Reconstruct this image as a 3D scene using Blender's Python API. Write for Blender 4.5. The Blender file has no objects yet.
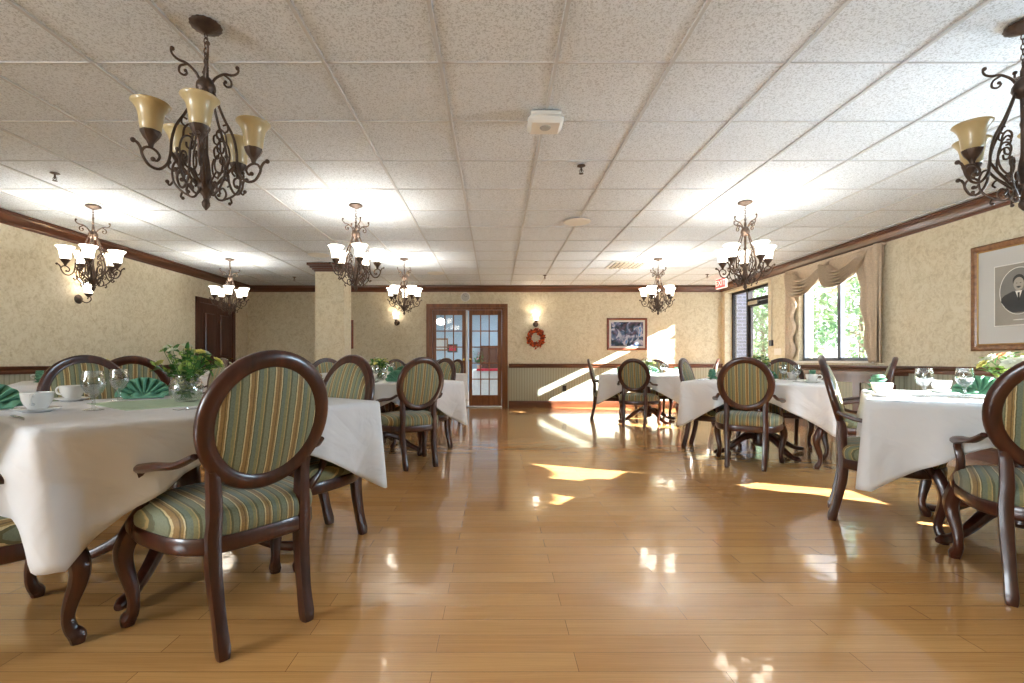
import bpy, math, random
from math import sin, cos, pi, radians, sqrt
from mathutils import Vector, Matrix
random.seed(7)
SC = bpy.context.scene
COL = SC.collection
F = 475.0; CX = 495.0; CY = 361.0; H = 0.973; CEIL = 2.54
XL, XR, YB, YF = -5.17, 4.75, 9.94, -4.2

# ------------------------------------------------------------------ materials
def lin(c):
    return tuple(((v/255)/12.92 if v/255 <= .04045 else ((v/255+.055)/1.055)**2.4) for v in c) + (1,)
def newmat(name):
    m = bpy.data.materials.new(name); m.use_nodes = True
    nt = m.node_tree; b = nt.nodes['Principled BSDF']
    return m, nt, b
def N(nt, t, **kw):
    n = nt.nodes.new(t)
    for k, v in kw.items():
        if k in n.inputs: n.inputs[k].default_value = v
        else: setattr(n, k, v)
    return n
def L(nt, a, b): nt.links.new(a, b)
def ramp(nt, fac, stops, interp='LINEAR'):
    r = nt.nodes.new('ShaderNodeValToRGB'); r.color_ramp.interpolation = interp
    el = r.color_ramp.elements
    el[0].position = stops[0][0]; el[0].color = stops[0][1]
    el[1].position = stops[1][0]; el[1].color = stops[1][1]
    for p, c in stops[2:]:
        e = el.new(p); e.color = c
    L(nt, fac, r.inputs[0]); return r
def math_(nt, op, a, b=None, c=None):
    n = nt.nodes.new('ShaderNodeMath'); n.operation = op
    for i, v in enumerate((a, b, c)):
        if v is None: continue
        if isinstance(v, (int, float)): n.inputs[i].default_value = v
        else: L(nt, v, n.inputs[i])
    return n.outputs[0]
def simple(name, col, rough=.5, metal=0, coat=0, noise=0, nscale=8, bump=0, spec=.5, bscale=60):
    m, nt, b = newmat(name)
    b.inputs['Roughness'].default_value = rough; b.inputs['Metallic'].default_value = metal
    b.inputs['Coat Weight'].default_value = coat; b.inputs['Specular IOR Level'].default_value = spec
    c = lin(col)
    tc = N(nt, 'ShaderNodeTexCoord')
    if noise:
        n = N(nt, 'ShaderNodeTexNoise', Scale=nscale, Detail=4.0); L(nt, tc.outputs['Object'], n.inputs['Vector'])
        lo = tuple(v*(1-noise) for v in c[:3])+(1,); hi = tuple(min(1, v*(1+noise)) for v in c[:3])+(1,)
        r = ramp(nt, n.outputs[0], [(.3, lo), (.7, hi)]); L(nt, r.outputs[0], b.inputs['Base Color'])
    else: b.inputs['Base Color'].default_value = c
    if bump:
        n = N(nt, 'ShaderNodeTexNoise', Scale=bscale, Detail=3.0); L(nt, tc.outputs['Object'], n.inputs['Vector'])
        bm = N(nt, 'ShaderNodeBump', Strength=bump, Distance=.01); L(nt, n.outputs[0], bm.inputs['Height']); L(nt, bm.outputs[0], b.inputs['Normal'])
    return m
def wood(name, dark, light, rough=.25, coat=.3, axis=2, scale=1.0):
    m, nt, b = newmat(name)
    tc = N(nt, 'ShaderNodeTexCoord'); mp = N(nt, 'ShaderNodeMapping')
    s = [30*scale]*3; s[axis] = 3*scale; mp.inputs['Scale'].default_value = s
    L(nt, tc.outputs['Object'], mp.inputs['Vector'])
    n = N(nt, 'ShaderNodeTexNoise', Scale=1.0, Detail=5.0, Distortion=.4); L(nt, mp.outputs[0], n.inputs['Vector'])
    r = ramp(nt, n.outputs[0], [(.3, lin(dark)), (.72, lin(light))]); L(nt, r.outputs[0], b.inputs['Base Color'])
    b.inputs['Roughness'].default_value = rough; b.inputs['Coat Weight'].default_value = coat; b.inputs['Coat Roughness'].default_value = .12
    return m
M = {}
M['mahogany'] = wood('mahogany', (44, 19, 12), (78, 36, 21), .3, .3)
M['trimwood'] = wood('trimwood', (72, 40, 24), (106, 62, 40), .3, .3, 0, .6)
M['trimwood_y'] = wood('trimwood_y', (72, 40, 24), (106, 62, 40), .3, .3, 1, .6)
M['doorwood'] = wood('doorwood', (106, 62, 32), (146, 92, 52), .4, .08, 2, .7)
M['darkdoor'] = wood('darkdoor', (62, 30, 20), (90, 48, 32), .4, .15, 2, .6)
M['oak'] = wood('oak', (112, 74, 46), (156, 112, 74), .4, .2, 1, .9)
M['redwood'] = wood('redwood', (98, 42, 22), (140, 66, 38), .3, .3, 0, .9)
M['iron'] = simple('iron', (78, 62, 52), .45, .55, 0, .35, 20, .3)
M['ceramic'] = simple('ceramic', (226, 223, 218), .2, 0, .4)
M['linen'] = simple('linen', (222, 222, 224), .85, 0, 0, .03, 4)
def linen_bump(m):
    nt = m.node_tree; b = nt.nodes['Principled BSDF']; tc = N(nt, 'ShaderNodeTexCoord')
    n = N(nt, 'ShaderNodeTexNoise', Scale=3.2, Detail=3.0, Distortion=1.5); L(nt, tc.outputs['Object'], n.inputs['Vector'])
    v = N(nt, 'ShaderNodeTexVoronoi', Scale=2.4, feature='DISTANCE_TO_EDGE'); L(nt, tc.outputs['Object'], v.inputs['Vector'])
    e = math_(nt, 'MINIMUM', v.outputs['Distance'], .05)
    h = math_(nt, 'ADD', math_(nt, 'MULTIPLY', n.outputs[0], 1.0), math_(nt, 'MULTIPLY', e, 2.2))
    bm = N(nt, 'ShaderNodeBump', Strength=.55, Distance=.03); L(nt, h, bm.inputs['Height']); L(nt, bm.outputs[0], b.inputs['Normal'])
linen_bump(M['linen'])
M['napkin'] = simple('napkin', (108, 156, 128), .85, 0, 0, .12, 20, .2, .2, 200)
M['runner'] = simple('runner', (182, 202, 176), .85, 0, 0, .08, 20, .2, .2, 200)
M['steel'] = simple('steel', (200, 200, 198), .2, .95)
M['brass'] = simple('brass', (190, 150, 80), .25, .9)
M['alu_dark'] = simple('alu_dark', (44, 40, 42), .4, .4)
M['alu_grey'] = simple('alu_grey', (92, 98, 108), .4, .5)
M['white_plastic'] = simple('white_plastic', (226, 222, 214), .4, 0, .1)
M['black'] = simple('black', (24, 22, 22), .5)
M['leaf'] = simple('leaf', (66, 112, 44), .5, 0, 0, .45, 30)
M['leaf_light'] = simple('leaf_light', (150, 172, 84), .5, 0, 0, .3, 30)
M['petal_w'] = simple('petal_w', (240, 242, 222), .6, 0, 0, .06, 30)
M['petal_y'] = simple('petal_y', (226, 216, 120), .6, 0, 0, .2, 30)
M['petal_p'] = simple('petal_p', (222, 130, 78), .6, 0, 0, .2, 30)
M['autumn'] = simple('autumn', (204, 84, 28), .6, 0, 0, .6, 30)
M['autumn_d'] = simple('autumn_d', (120, 44, 22), .6, 0, 0, .5, 30)
M['tree_leaf'] = simple('tree_leaf', (118, 150, 104), .7, 0, 0, .5, 2)
M['bark'] = simple('bark', (110, 92, 78), .9, 0, 0, .3, 8, .5)
M['concrete'] = simple('concrete', (196, 192, 184), .9, 0, 0, .1, 2, .3)
M['tan_stone'] = simple('tan_stone', (196, 172, 148), .9, 0, 0, .12, 3, .3)
M['blue_wall'] = simple('blue_wall', (168, 188, 204), .8, 0, 0, .04, 2)
M['mat_board'] = simple('mat_board', (196, 194, 190), .9)
M['red_cloth'] = simple('red_cloth', (196, 30, 60), .8)
M['speaker'] = simple('speaker', (180, 176, 168), .6, 0, 0, .12, 120)
M['drape'] = simple('drape', (206, 186, 162), .8, 0, 0, .12, 60, .3, .3, 160)
M['reveal'] = simple('reveal', (214, 204, 184), .7, 0, 0, .03, 3)

def glassmat(name, tint=(1, 1, 1), refl=.12, rough=.02):
    m = bpy.data.materials.new(name); m.use_nodes = True; nt = m.node_tree
    for n in list(nt.nodes): nt.nodes.remove(n)
    out = N(nt, 'ShaderNodeOutputMaterial'); mix = N(nt, 'ShaderNodeMixShader')
    t = N(nt, 'ShaderNodeBsdfTransparent'); t.inputs[0].default_value = tuple(tint)+(1,)
    g = N(nt, 'ShaderNodeBsdfGlossy', Roughness=rough)
    lw = N(nt, 'ShaderNodeLayerWeight', Blend=.35)
    f = math_(nt, 'MULTIPLY_ADD', lw.outputs['Facing'], .55, refl)
    L(nt, f, mix.inputs[0]); L(nt, t.outputs[0], mix.inputs[1]); L(nt, g.outputs[0], mix.inputs[2]); L(nt, mix.outputs[0], out.inputs[0])
    return m
M['glass'] = glassmat('glass', (.95, .97, .98), .04)
M['crystal'] = glassmat('crystal', (.93, .95, .95), .10)

def stripes():
    m, nt, b = newmat('stripe_fabric')
    tc = N(nt, 'ShaderNodeTexCoord'); sp = N(nt, 'ShaderNodeSeparateXYZ'); L(nt, tc.outputs['Object'], sp.inputs[0])
    nz = N(nt, 'ShaderNodeTexNoise', Scale=30.0, Detail=2.0); L(nt, tc.outputs['Object'], nz.inputs['Vector'])
    x = math_(nt, 'ADD', math_(nt, 'MULTIPLY', sp.outputs[0], 1/.084), math_(nt, 'MULTIPLY', nz.outputs[0], .05))
    f = math_(nt, 'FRACT', math_(nt, 'ADD', x, 20.2))
    cs = [(0, (122, 128, 102)), (.20, (98, 100, 68)), (.24, (204, 186, 138)), (.29, (146, 116, 66)), (.42, (104, 82, 44)), (.46, (148, 122, 70)), (.52, (206, 190, 146)), (.56, (88, 88, 58)), (.60, (108, 120, 102)), (.76, (132, 130, 90)), (.88, (174, 154, 102)), (.92, (94, 94, 64))]
    r = ramp(nt, f, [(p, lin(c)) for p, c in cs], 'CONSTANT')
    n2 = N(nt, 'ShaderNodeTexNoise', Scale=180.0, Detail=2.0); L(nt, tc.outputs['Object'], n2.inputs['Vector'])
    mx = N(nt, 'ShaderNodeMixRGB', blend_type='MULTIPLY'); mx.inputs[0].default_value = .5
    L(nt, r.outputs[0], mx.inputs[1])
    r2 = ramp(nt, n2.outputs[0], [(.3, (.6, .6, .6, 1)), (.6, (1, 1, 1, 1))]); L(nt, r2.outputs[0], mx.inputs[2])
    L(nt, mx.outputs[0], b.inputs['Base Color']); b.inputs['Roughness'].default_value = .65
    b.inputs['Sheen Weight'].default_value = .2
    bm = N(nt, 'ShaderNodeBump', Strength=.2, Distance=.004); L(nt, n2.outputs[0], bm.inputs['Height']); L(nt, bm.outputs[0], b.inputs['Normal'])
    return m
M['stripe'] = stripes()

def wallpaper():
    m, nt, b = newmat('wallpaper')
    tc = N(nt, 'ShaderNodeTexCoord')
    v = N(nt, 'ShaderNodeTexVoronoi', Scale=9.0, feature='SMOOTH_F1'); n = N(nt, 'ShaderNodeTexNoise', Scale=26.0, Detail=3.0, Distortion=1.6)
    n3 = N(nt, 'ShaderNodeTexNoise', Scale=9.0, Detail=2.0, Distortion=2.5)
    for k in (v, n, n3): L(nt, tc.outputs['Object'], k.inputs['Vector'])
    s = math_(nt, 'ADD', math_(nt, 'MULTIPLY', n.outputs[0], .55), math_(nt, 'MULTIPLY', n3.outputs[0], .55))
    s = math_(nt, 'ADD', s, math_(nt, 'MULTIPLY', v.outputs[0], .12))
    r = ramp(nt, s, [(.42, lin((194, 180, 150))), (.58, lin((212, 200, 172))), (.68, lin((220, 210, 186)))])
    L(nt, r.outputs[0], b.inputs['Base Color']); b.inputs['Roughness'].default_value = .62
    return m
M['wallpaper'] = wallpaper()
def wains():
    m, nt, b = newmat('sage_beadboard')
    tc = N(nt, 'ShaderNodeTexCoord'); sp = N(nt, 'ShaderNodeSeparateXYZ'); L(nt, tc.outputs['Object'], sp.inputs[0])
    f = math_(nt, 'FRACT', math_(nt, 'MULTIPLY', math_(nt, 'ADD', sp.outputs[0], math_(nt, 'ADD', sp.outputs[1], 50)), 1/.11))
    cs = [(0, (150, 154, 136)), (.10, (172, 174, 156)), (.42, (162, 165, 146)), (.50, (146, 150, 132)), (.58, (172, 172, 154)), (.92, (160, 162, 144))]
    r = ramp(nt, f, [(p, lin(c)) for p, c in cs], 'CONSTANT'); L(nt, r.outputs[0], b.inputs['Base Color'])
    b.inputs['Roughness'].default_value = .6
    return m
M['wains'] = wains()
def ceilmat():
    m, nt, b = newmat('acoustic_tile')
    tc = N(nt, 'ShaderNodeTexCoord')
    n = N(nt, 'ShaderNodeTexNoise', Scale=105.0, Detail=3.0, Roughness=.6, Distortion=.8); L(nt, tc.outputs['Object'], n.inputs['Vector'])
    r = ramp(nt, n.outputs[0], [(.40, lin((188, 193, 198))), (.50, lin((226, 232, 238)))]); L(nt, r.outputs[0], b.inputs['Base Color'])
    b.inputs['Roughness'].default_value = .8
    bm = N(nt, 'ShaderNodeBump', Strength=.5, Distance=.004); L(nt, n.outputs[0], bm.inputs['Height']); L(nt, bm.outputs[0], b.inputs['Normal'])
    return m
M['tile'] = ceilmat()
M['tbar'] = simple('tbar', (196, 197, 198), .5)
def floormat():
    m, nt, b = newmat('strip_floor')
    tc = N(nt, 'ShaderNodeTexCoord'); mp = N(nt, 'ShaderNodeMapping'); mp.inputs['Location'].default_value = (.197+.92*20, -1.887+.1*200, 0)
    L(nt, tc.outputs['Object'], mp.inputs['Vector'])
    br = N(nt, 'ShaderNodeTexBrick', Scale=1.0); br.offset = .5; br.offset_frequency = 2
    br.inputs['Brick Width'].default_value = .92; br.inputs['Row Height'].default_value = .1
    br.inputs['Mortar Size'].default_value = .0011; br.inputs['Mortar Smooth'].default_value = .2; br.inputs['Bias'].default_value = 0
    br.inputs['Color1'].default_value = lin((224, 172, 108)); br.inputs['Color2'].default_value = lin((212, 158, 96)); br.inputs['Mortar'].default_value = lin((130, 86, 48))
    L(nt, mp.outputs[0], br.inputs['Vector'])
    mp2 = N(nt, 'ShaderNodeMapping'); mp2.inputs['Scale'].default_value = (2.2, 60, 1); L(nt, tc.outputs['Object'], mp2.inputs['Vector'])
    n = N(nt, 'ShaderNodeTexNoise', Scale=1.0, Detail=5.0, Distortion=.5); L(nt, mp2.outputs[0], n.inputs['Vector'])
    mp3 = N(nt, 'ShaderNodeMapping'); mp3.inputs['Scale'].default_value = (5, 42, 1); L(nt, tc.outputs['Object'], mp3.inputs['Vector'])
    w = N(nt, 'ShaderNodeTexWave', Scale=.8, Distortion=9.0, Detail=2.0); w.bands_direction = 'Y'; L(nt, mp3.outputs[0], w.inputs['Vector'])
    mx = N(nt, 'ShaderNodeMixRGB', blend_type='MULTIPLY'); mx.inputs[0].default_value = .55
    r = ramp(nt, n.outputs[0], [(.3, (.78, .72, .66, 1)), (.65, (1, 1, 1, 1))])
    L(nt, br.outputs[0], mx.inputs[1]); L(nt, r.outputs[0], mx.inputs[2])
    mx2 = N(nt, 'ShaderNodeMixRGB', blend_type='MULTIPLY'); mx2.inputs[0].default_value = .22
    r2 = ramp(nt, w.outputs[0], [(.1, (.72, .64, .56, 1)), (.5, (1, 1, 1, 1))])
    L(nt, mx.outputs[0], mx2.inputs[1]); L(nt, r2.outputs[0], mx2.inputs[2])
    L(nt, mx2.outputs[0], b.inputs['Base Color'])
    b.inputs['Roughness'].default_value = .2; b.inputs['Specular IOR Level'].default_value = .5
    b.inputs['Coat Weight'].default_value = .75; b.inputs['Coat Roughness'].default_value = .045
    # waviness of the boards and their joints
    n4 = N(nt, 'ShaderNodeTexNoise', Scale=5.0, Detail=2.0); L(nt, tc.outputs['Object'], n4.inputs['Vector'])
    h = math_(nt, 'ADD', math_(nt, 'MULTIPLY', br.outputs['Fac'], -.14), math_(nt, 'MULTIPLY', n4.outputs[0], .85))
    h = math_(nt, 'ADD', h, math_(nt, 'MULTIPLY', n.outputs[0], .05))
    bm = N(nt, 'ShaderNodeBump', Strength=.35, Distance=.006); L(nt, h, bm.inputs['Height'])
    L(nt, bm.outputs[0], b.inputs['Normal']); L(nt, bm.outputs[0], b.inputs['Coat Normal'])
    return m
M['floor'] = floormat()
def brickmat():
    m, nt, b = newmat('outside_brick')
    tc = N(nt, 'ShaderNodeTexCoord'); mp = N(nt, 'ShaderNodeMapping'); mp.inputs['Rotation'].default_value = (radians(90), 0, 0)
    L(nt, tc.outputs['Object'], mp.inputs['Vector'])
    br = N(nt, 'ShaderNodeTexBrick', Scale=1.0); br.inputs['Brick Width'].default_value = .22; br.inputs['Row Height'].default_value = .075; br.inputs['Mortar Size'].default_value = .012
    br.inputs['Color1'].default_value = lin((104, 108, 132)); br.inputs['Color2'].default_value = lin((84, 88, 116)); br.inputs['Mortar'].default_value = lin((150, 154, 172))
    L(nt, mp.outputs[0], br.inputs['Vector']); L(nt, br.outputs[0], b.inputs['Base Color']); b.inputs['Roughness'].default_value = .9
    return m
M['brick'] = brickmat()
def emis(name, col, strength, base=None):
    m, nt, b = newmat(name); b.inputs['Base Color'].default_value = lin(base or col)
    b.inputs['Emission Color'].default_value = lin(col); b.inputs['Emission Strength'].default_value = strength
    b.inputs['Roughness'].default_value = .4; return m
M['shade_on'] = emis('lit_shade', (255, 242, 224), 4.5, (240, 225, 190))
M['shade_off'] = simple('amber_glass_shade', (190, 170, 126), .35, 0, .2, .10, 9)
M['exit_red'] = emis('exit_red', (236, 70, 66), .9)
M['exit_white'] = emis('exit_white', (240, 236, 226), .5)
def painting():
    m, nt, b = newmat('garden_painting')
    tc = N(nt, 'ShaderNodeTexCoord'); n = N(nt, 'ShaderNodeTexNoise', Scale=5.5, Detail=6.0, Distortion=1.2); L(nt, tc.outputs['Object'], n.inputs['Vector'])
    n2 = N(nt, 'ShaderNodeTexNoise', Scale=11.0, Detail=5.0); L(nt, tc.outputs['Object'], n2.inputs['Vector'])
    r = ramp(nt, n.outputs[0], [(.30, lin((10, 18, 32))), (.44, lin((28, 50, 70))), (.52, lin((74, 104, 146))), (.60, lin((206, 208, 226))), (.70, lin((60, 140, 210)))])
    r2 = ramp(nt, n2.outputs[0], [(.45, lin((30, 44, 50))), (.62, lin((168, 120, 140)))])
    mx = N(nt, 'ShaderNodeMixRGB'); mx.inputs[0].default_value = .22; L(nt, r.outputs[0], mx.inputs[1]); L(nt, r2.outputs[0], mx.inputs[2])
    L(nt, mx.outputs[0], b.inputs['Base Color']); b.inputs['Roughness'].default_value = .25
    return m
M['painting'] = painting()
M['photo_bg'] = simple('photo_bg', (150, 144, 134), .5, 0, 0, .08, 6)
M['photo_oval'] = simple('photo_oval', (122, 120, 116), .5, 0, 0, .15, 4)
M['photo_suit'] = simple('photo_suit', (54, 54, 56), .5, 0, 0, .1, 8)
M['photo_skin'] = simple('photo_skin', (166, 158, 146), .5, 0, 0, .08, 10)
M['photo_hair'] = simple('photo_hair', (46, 44, 42), .5)
M['photo_white'] = simple('photo_white', (226, 222, 214), .5)
M['gilt'] = simple('gilt', (176, 138, 78), .4, .5)

# ------------------------------------------------------------------ mesh builder
class MB:
    def __init__(s): s.v = []; s.f = []; s.m = []
    def add(s, vs, fs, mi=0):
        o = len(s.v); s.v += [tuple(v) for v in vs]; s.f += [tuple(i+o for i in f) for f in fs]; s.m += [mi]*len(fs); return s
    def box(s, a, b, mi=0, bev=0):
        x0, y0, z0 = a; x1, y1, z1 = b
        if bev:
            vs = []; 
            for z, i in ((z0, bev), (z0+bev, 0), (z1-bev, 0), (z1, bev)):
                r = [(x0+i, y0+bev), (x0+bev, y0+i), (x1-bev, y0+i), (x1-i, y0+bev), (x1-i, y1-bev), (x1-bev, y1-i), (x0+bev, y1-i), (x0+i, y1-bev)]
                vs += [(x, y, z) for x, y in r]
            fs = [tuple(range(7, -1, -1)), tuple(range(24, 32))]
            for k in range(3):
                for i in range(8): j = (i+1) % 8; fs.append((k*8+i, k*8+j, k*8+8+j, k*8+8+i))
            return s.add(vs, fs, mi)
        vs = [(x0, y0, z0), (x1, y0, z0), (x1, y1, z0), (x0, y1, z0), (x0, y0, z1), (x1, y0, z1), (x1, y1, z1), (x0, y1, z1)]
        return s.add(vs, [(3, 2, 1, 0), (4, 5, 6, 7), (0, 1, 5, 4), (1, 2, 6, 5), (2, 3, 7, 6), (3, 0, 4, 7)], mi)
    def lathe(s, prof, n=24, c=(0, 0, 0), mi=0, flute=0, nf=0):
        vs = []; fs = []
        for r, z in prof:
            for i in range(n):
                a = 2*pi*i/n; rr = r*(1+flute*cos(nf*a)) if flute else r
                vs.append((c[0]+rr*cos(a), c[1]+rr*sin(a), c[2]+z))
        for k in range(len(prof)-1):
            for i in range(n):
                j = (i+1) % n; fs.append((k*n+i, k*n+j, (k+1)*n+j, (k+1)*n+i))
        if prof[0][0] > 1e-4: fs.append(tuple(range(n-1, -1, -1)))
        if prof[-1][0] > 1e-4: fs.append(tuple((len(prof)-1)*n+i for i in range(n)))
        return s.add(vs, fs, mi)
    def lathe_open(s, prof, n=24, c=(0, 0, 0), mi=0):
        vs = []; fs = []
        for r, z in prof:
            for i in range(n):
                a = 2*pi*i/n; vs.append((c[0]+r*cos(a), c[1]+r*sin(a), c[2]+z))
        for k in range(len(prof)-1):
            for i in range(n):
                j = (i+1) % n; fs.append((k*n+i, k*n+j, (k+1)*n+j, (k+1)*n+i))
        return s.add(vs, fs, mi)
    def tube(s, pts, rad, n=8, sub=6, mi=0, square=0, up=None, sx=1.0):
        P = [Vector(p) for p in pts]
        R = rad if isinstance(rad, (list, tuple)) else [rad]*len(P)
        if sub > 1 and len(P) > 2: P, R = smooth(P, R, sub)
        vs = []; fs = []
        t0 = (P[1]-P[0]).normalized()
        u = Vector(up) if up else (Vector((0, 0, 1)) if abs(t0.z) < .9 else Vector((1, 0, 0)))
        for k, p in enumerate(P):
            t = (P[min(k+1, len(P)-1)]-P[max(k-1, 0)]).normalized()
            u = (u - t*u.dot(t))
            if u.length < 1e-6: u = t.orthogonal()
            u.normalize(); w = t.cross(u)
            for i in range(n):
                a = 2*pi*(i+.5)/n; c_, s_ = cos(a), sin(a)
                if square:
                    q = (abs(c_)**square+abs(s_)**square)**(-1/square); c_ *= q; s_ *= q
                vs.append(p+(u*c_+w*s_*sx)*R[k])
        for k in range(len(P)-1):
            for i in range(n):
                j = (i+1) % n; fs.append((k*n+i, k*n+j, (k+1)*n+j, (k+1)*n+i))
        fs.append(tuple(range(n-1, -1, -1))); fs.append(tuple((len(P)-1)*n+i for i in range(n)))
        return s.add(vs, fs, mi)
    def ball(s, c, r, n=10, mi=0, sz=1):
        prof = [(r*sin(pi*k/6)+(1e-5), -r*sz*cos(pi*k/6)) for k in range(7)]
        return s.lathe(prof, n, c, mi)
    def grid(s, fn, nu, nv, mi=0, closeu=False):
        vs = [fn(i/nu, j/nv) for j in range(nv+1) for i in range(nu+1)]
        fs = [(j*(nu+1)+i, j*(nu+1)+i+1, (j+1)*(nu+1)+i+1, (j+1)*(nu+1)+i) for j in range(nv) for i in range(nu)]
        return s.add(vs, fs, mi)
    def xf(s, mat):
        s.v = [tuple(mat @ Vector(v)) for v in s.v]; return s
    def build(s, name, mats, parent=None, smooth_=True, ang=40):
        me = bpy.data.meshes.new(name); me.from_pydata(s.v, [], s.f)
        if not isinstance(mats, (list, tuple)): mats = [mats]
        for m in mats: me.materials.append(M[m] if isinstance(m, str) else m)
        if len(mats) > 1: me.polygons.foreach_set('material_index', s.m)
        if smooth_: me.shade_smooth(); me.set_sharp_from_angle(angle=radians(ang))
        me.update()
        o = bpy.data.objects.new(name, me); COL.objects.link(o)
        if parent: o.parent = parent
        return o
def smooth(P, R, sub):
    out = []; rr = []; n = len(P)
    for i in range(n-1):
        p0, p1, p2, p3 = P[max(i-1, 0)], P[i], P[i+1], P[min(i+2, n-1)]
        for k in range(sub):
            t = k/sub
            out.append(.5*((2*p1)+(-p0+p2)*t+(2*p0-5*p1+4*p2-p3)*t*t+(-p0+3*p1-3*p2+p3)*t**3))
            rr.append(R[i]*(1-t)+R[i+1]*t)
    out.append(P[-1]); rr.append(R[-1]); return out, rr

def thing(name, label, cat, loc=(0, 0, 0), rz=0, group=None):
    o = bpy.data.objects.new(name, None); COL.objects.link(o); o.empty_display_size = .1
    o.location = loc; o.rotation_euler = (0, 0, rz); tag(o, label, cat, group); return o
def tag(o, label=None, cat=None, group=None):
    if label: o['label'] = label
    if cat: o['category'] = cat
    if group: o['group'] = group
    return o
def struct(o): o['kind'] = 'structure'; return o
def kids(o): return [c for c in KIDS.get(o.name, [])]
KIDS = {}
def index():
    KIDS.clear()
    for o in bpy.data.objects:
        if o.parent: KIDS.setdefault(o.parent.name, []).append(o)
def dup(root, loc, rz, label, group=None, scale=None):
    r = root.copy(); COL.objects.link(r); r.location = loc; r.rotation_euler = (0, 0, rz)
    if scale: r.scale = (scale,)*3
    r['label'] = label
    if group: r['group'] = group
    for ch in KIDS.get(root.name, []):
        c = ch.copy(); COL.objects.link(c); c.parent = r
        for g in KIDS.get(ch.name, []):
            d = g.copy(); COL.objects.link(d); d.parent = c
    return r

# ------------------------------------------------------------------ room shell
T = .22
def wall_x(name, y0, y1, x0, x1, opens, mats):
    # wall facing along X (side wall): spans y, opens = [(ya,yb,za,zb)]
    mb = MB(); ys = sorted({y0, y1, *[o[0] for o in opens], *[o[1] for o in opens]})
    for a, b in zip(ys, ys[1:]):
        cuts = [(o[2], o[3]) for o in opens if o[0] <= a+1e-6 and o[1] >= b-1e-6]
        z = 0; segs = []
        for c in sorted(cuts): segs.append((z, c[0])); z = c[1]
        segs.append((z, CEIL+.1))
        for s0, s1 in segs:
            if s1-s0 < 1e-4: continue
            if s0 < .87: mb.box((x0, a, s0), (x1, b, min(.87, s1)), 1)
            if s1 > .87: mb.box((x0, a, max(.87, s0)), (x1, b, s1), 0)
    return struct(mb.build(name, mats, smooth_=False))
def wall_y(name, x0, x1, y0, y1, opens, mats):
    mb = MB(); xs = sorted({x0, x1, *[o[0] for o in opens], *[o[1] for o in opens]})
    for a, b in zip(xs, xs[1:]):
        cuts = [(o[2], o[3]) for o in opens if o[0] <= a+1e-6 and o[1] >= b-1e-6]
        z = 0; segs = []
        for c in sorted(cuts): segs.append((z, c[0])); z = c[1]
        segs.append((z, CEIL+.1))
        for s0, s1 in segs:
            if s1-s0 < 1e-4: continue
            if s0 < .87: mb.box((a, y0, s0), (b, y1, min(.87, s1)), 1)
            if s1 > .87: mb.box((a, y0, max(.87, s0)), (b, y1, s1), 0)
    return struct(mb.build(name, mats, smooth_=False))
WP = ['wallpaper', 'wains']
DY0, DY1, DZ = 8.26, 9.82, 2.375        # glazed entry on the right wall
W1 = (5.90, 7.42, .975, 2.35); W2 = (1.30, 2.75, .975, 2.35); W3 = (-2.6, -1.0, .975, 2.35)
FD = (-1.36, .19, 0, 2.09)              # french doors
struct(MB().box((XL-T, YF-T, -.12), (XR+T, YB+T, 0)).build('floor', 'floor', smooth_=False))
struct(MB().box((XL-T, YF-T, CEIL+.008), (XR+T, YB+T, CEIL+.12)).build('ceiling', 'tile', smooth_=False))
wall_x('wall_right', YF, YB+T, XR, XR+T, [(DY0, DY1, 0, DZ), W1, W2], WP)
wall_x('wall_left', YF, YB+T, XL-T, XL, [(-3.3, -.9, .975, 2.35)], WP)  # unseen opening, added only to let fill light in
wall_y('wall_back', XL, XR, YB, YB+T, [FD], WP)
RW = []
wall_y('wall_front', XL, XR, YF-T, YF, RW, WP)
# suspension grid of the ceiling
g = MB(); w = .009
x = .321-.61*9
while x < XR: 
    if x > XL: g.box((x-w, YF, CEIL-.002), (x+w, YB, CEIL+.010))
    x += .61
y = 2.503-.614*11
while y < YB:
    if y > YF: g.box((XL, y-w*.45, CEIL+.002), (XR, y+w*.45, CEIL+.010))
    y += .614
struct(g.build('trim_1', 'tbar', smooth_=False))
# crown moulding: profile swept along walls
def crown(name, a, b, inward, mat='trimwood', prof=None, z0=CEIL):
    prof = prof or [(0, -.125), (.012, -.125), (.016, -.105), (.03, -.098), (.04, -.075), (.068, -.04), (.088, -.028), (.09, -.012), (.108, -.008), (.108, 0), (0, 0)]
    A, B = Vector(a), Vector(b); n = Vector(inward)
    vs = [tuple(Vector((p.x, p.y, 0))+n*d+Vector((0, 0, z0+h))) for p in (A, B) for d, h in prof]
    k = len(prof); fs = [(i, (i+1) % k, k+(i+1) % k, k+i) for i in range(k)]+[tuple(range(k-1, -1, -1)), tuple(range(k, 2*k))]
    return struct(MB().add(vs, fs).build(name, mat, ang=20))
crown('trim_2', (XL, YB, 0), (XR, YB, 0), (0, -1, 0))
crown('trim_3', (XL, YF, 0), (XL, YB, 0), (1, 0, 0), 'trimwood_y')
crown('trim_4', (XR, YB, 0), (XR, YF, 0), (-1, 0, 0), 'trimwood_y')
RAIL = [(0, -.085), (.012, -.085), (.016, -.06), (.012, -.045), (.02, -.03), (.034, -.022), (.038, 0), (0, 0)]
BASE = [(0, -.14), (.018, -.14), (.018, -.03), (.01, -.01), (0, 0)]
rz = .915
crown('trim_5', (XL, YB, 0), (FD[0]-.10, YB, 0), (0, -1, 0), 'trimwood', RAIL, rz)
crown('trim_6', (FD[1]+.10, YB, 0), (XR, YB, 0), (0, -1, 0), 'trimwood', RAIL, rz)
crown('trim_7', (XL, YF, 0), (XL, 8.12, 0), (1, 0, 0), 'trimwood_y', RAIL, rz)
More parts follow.
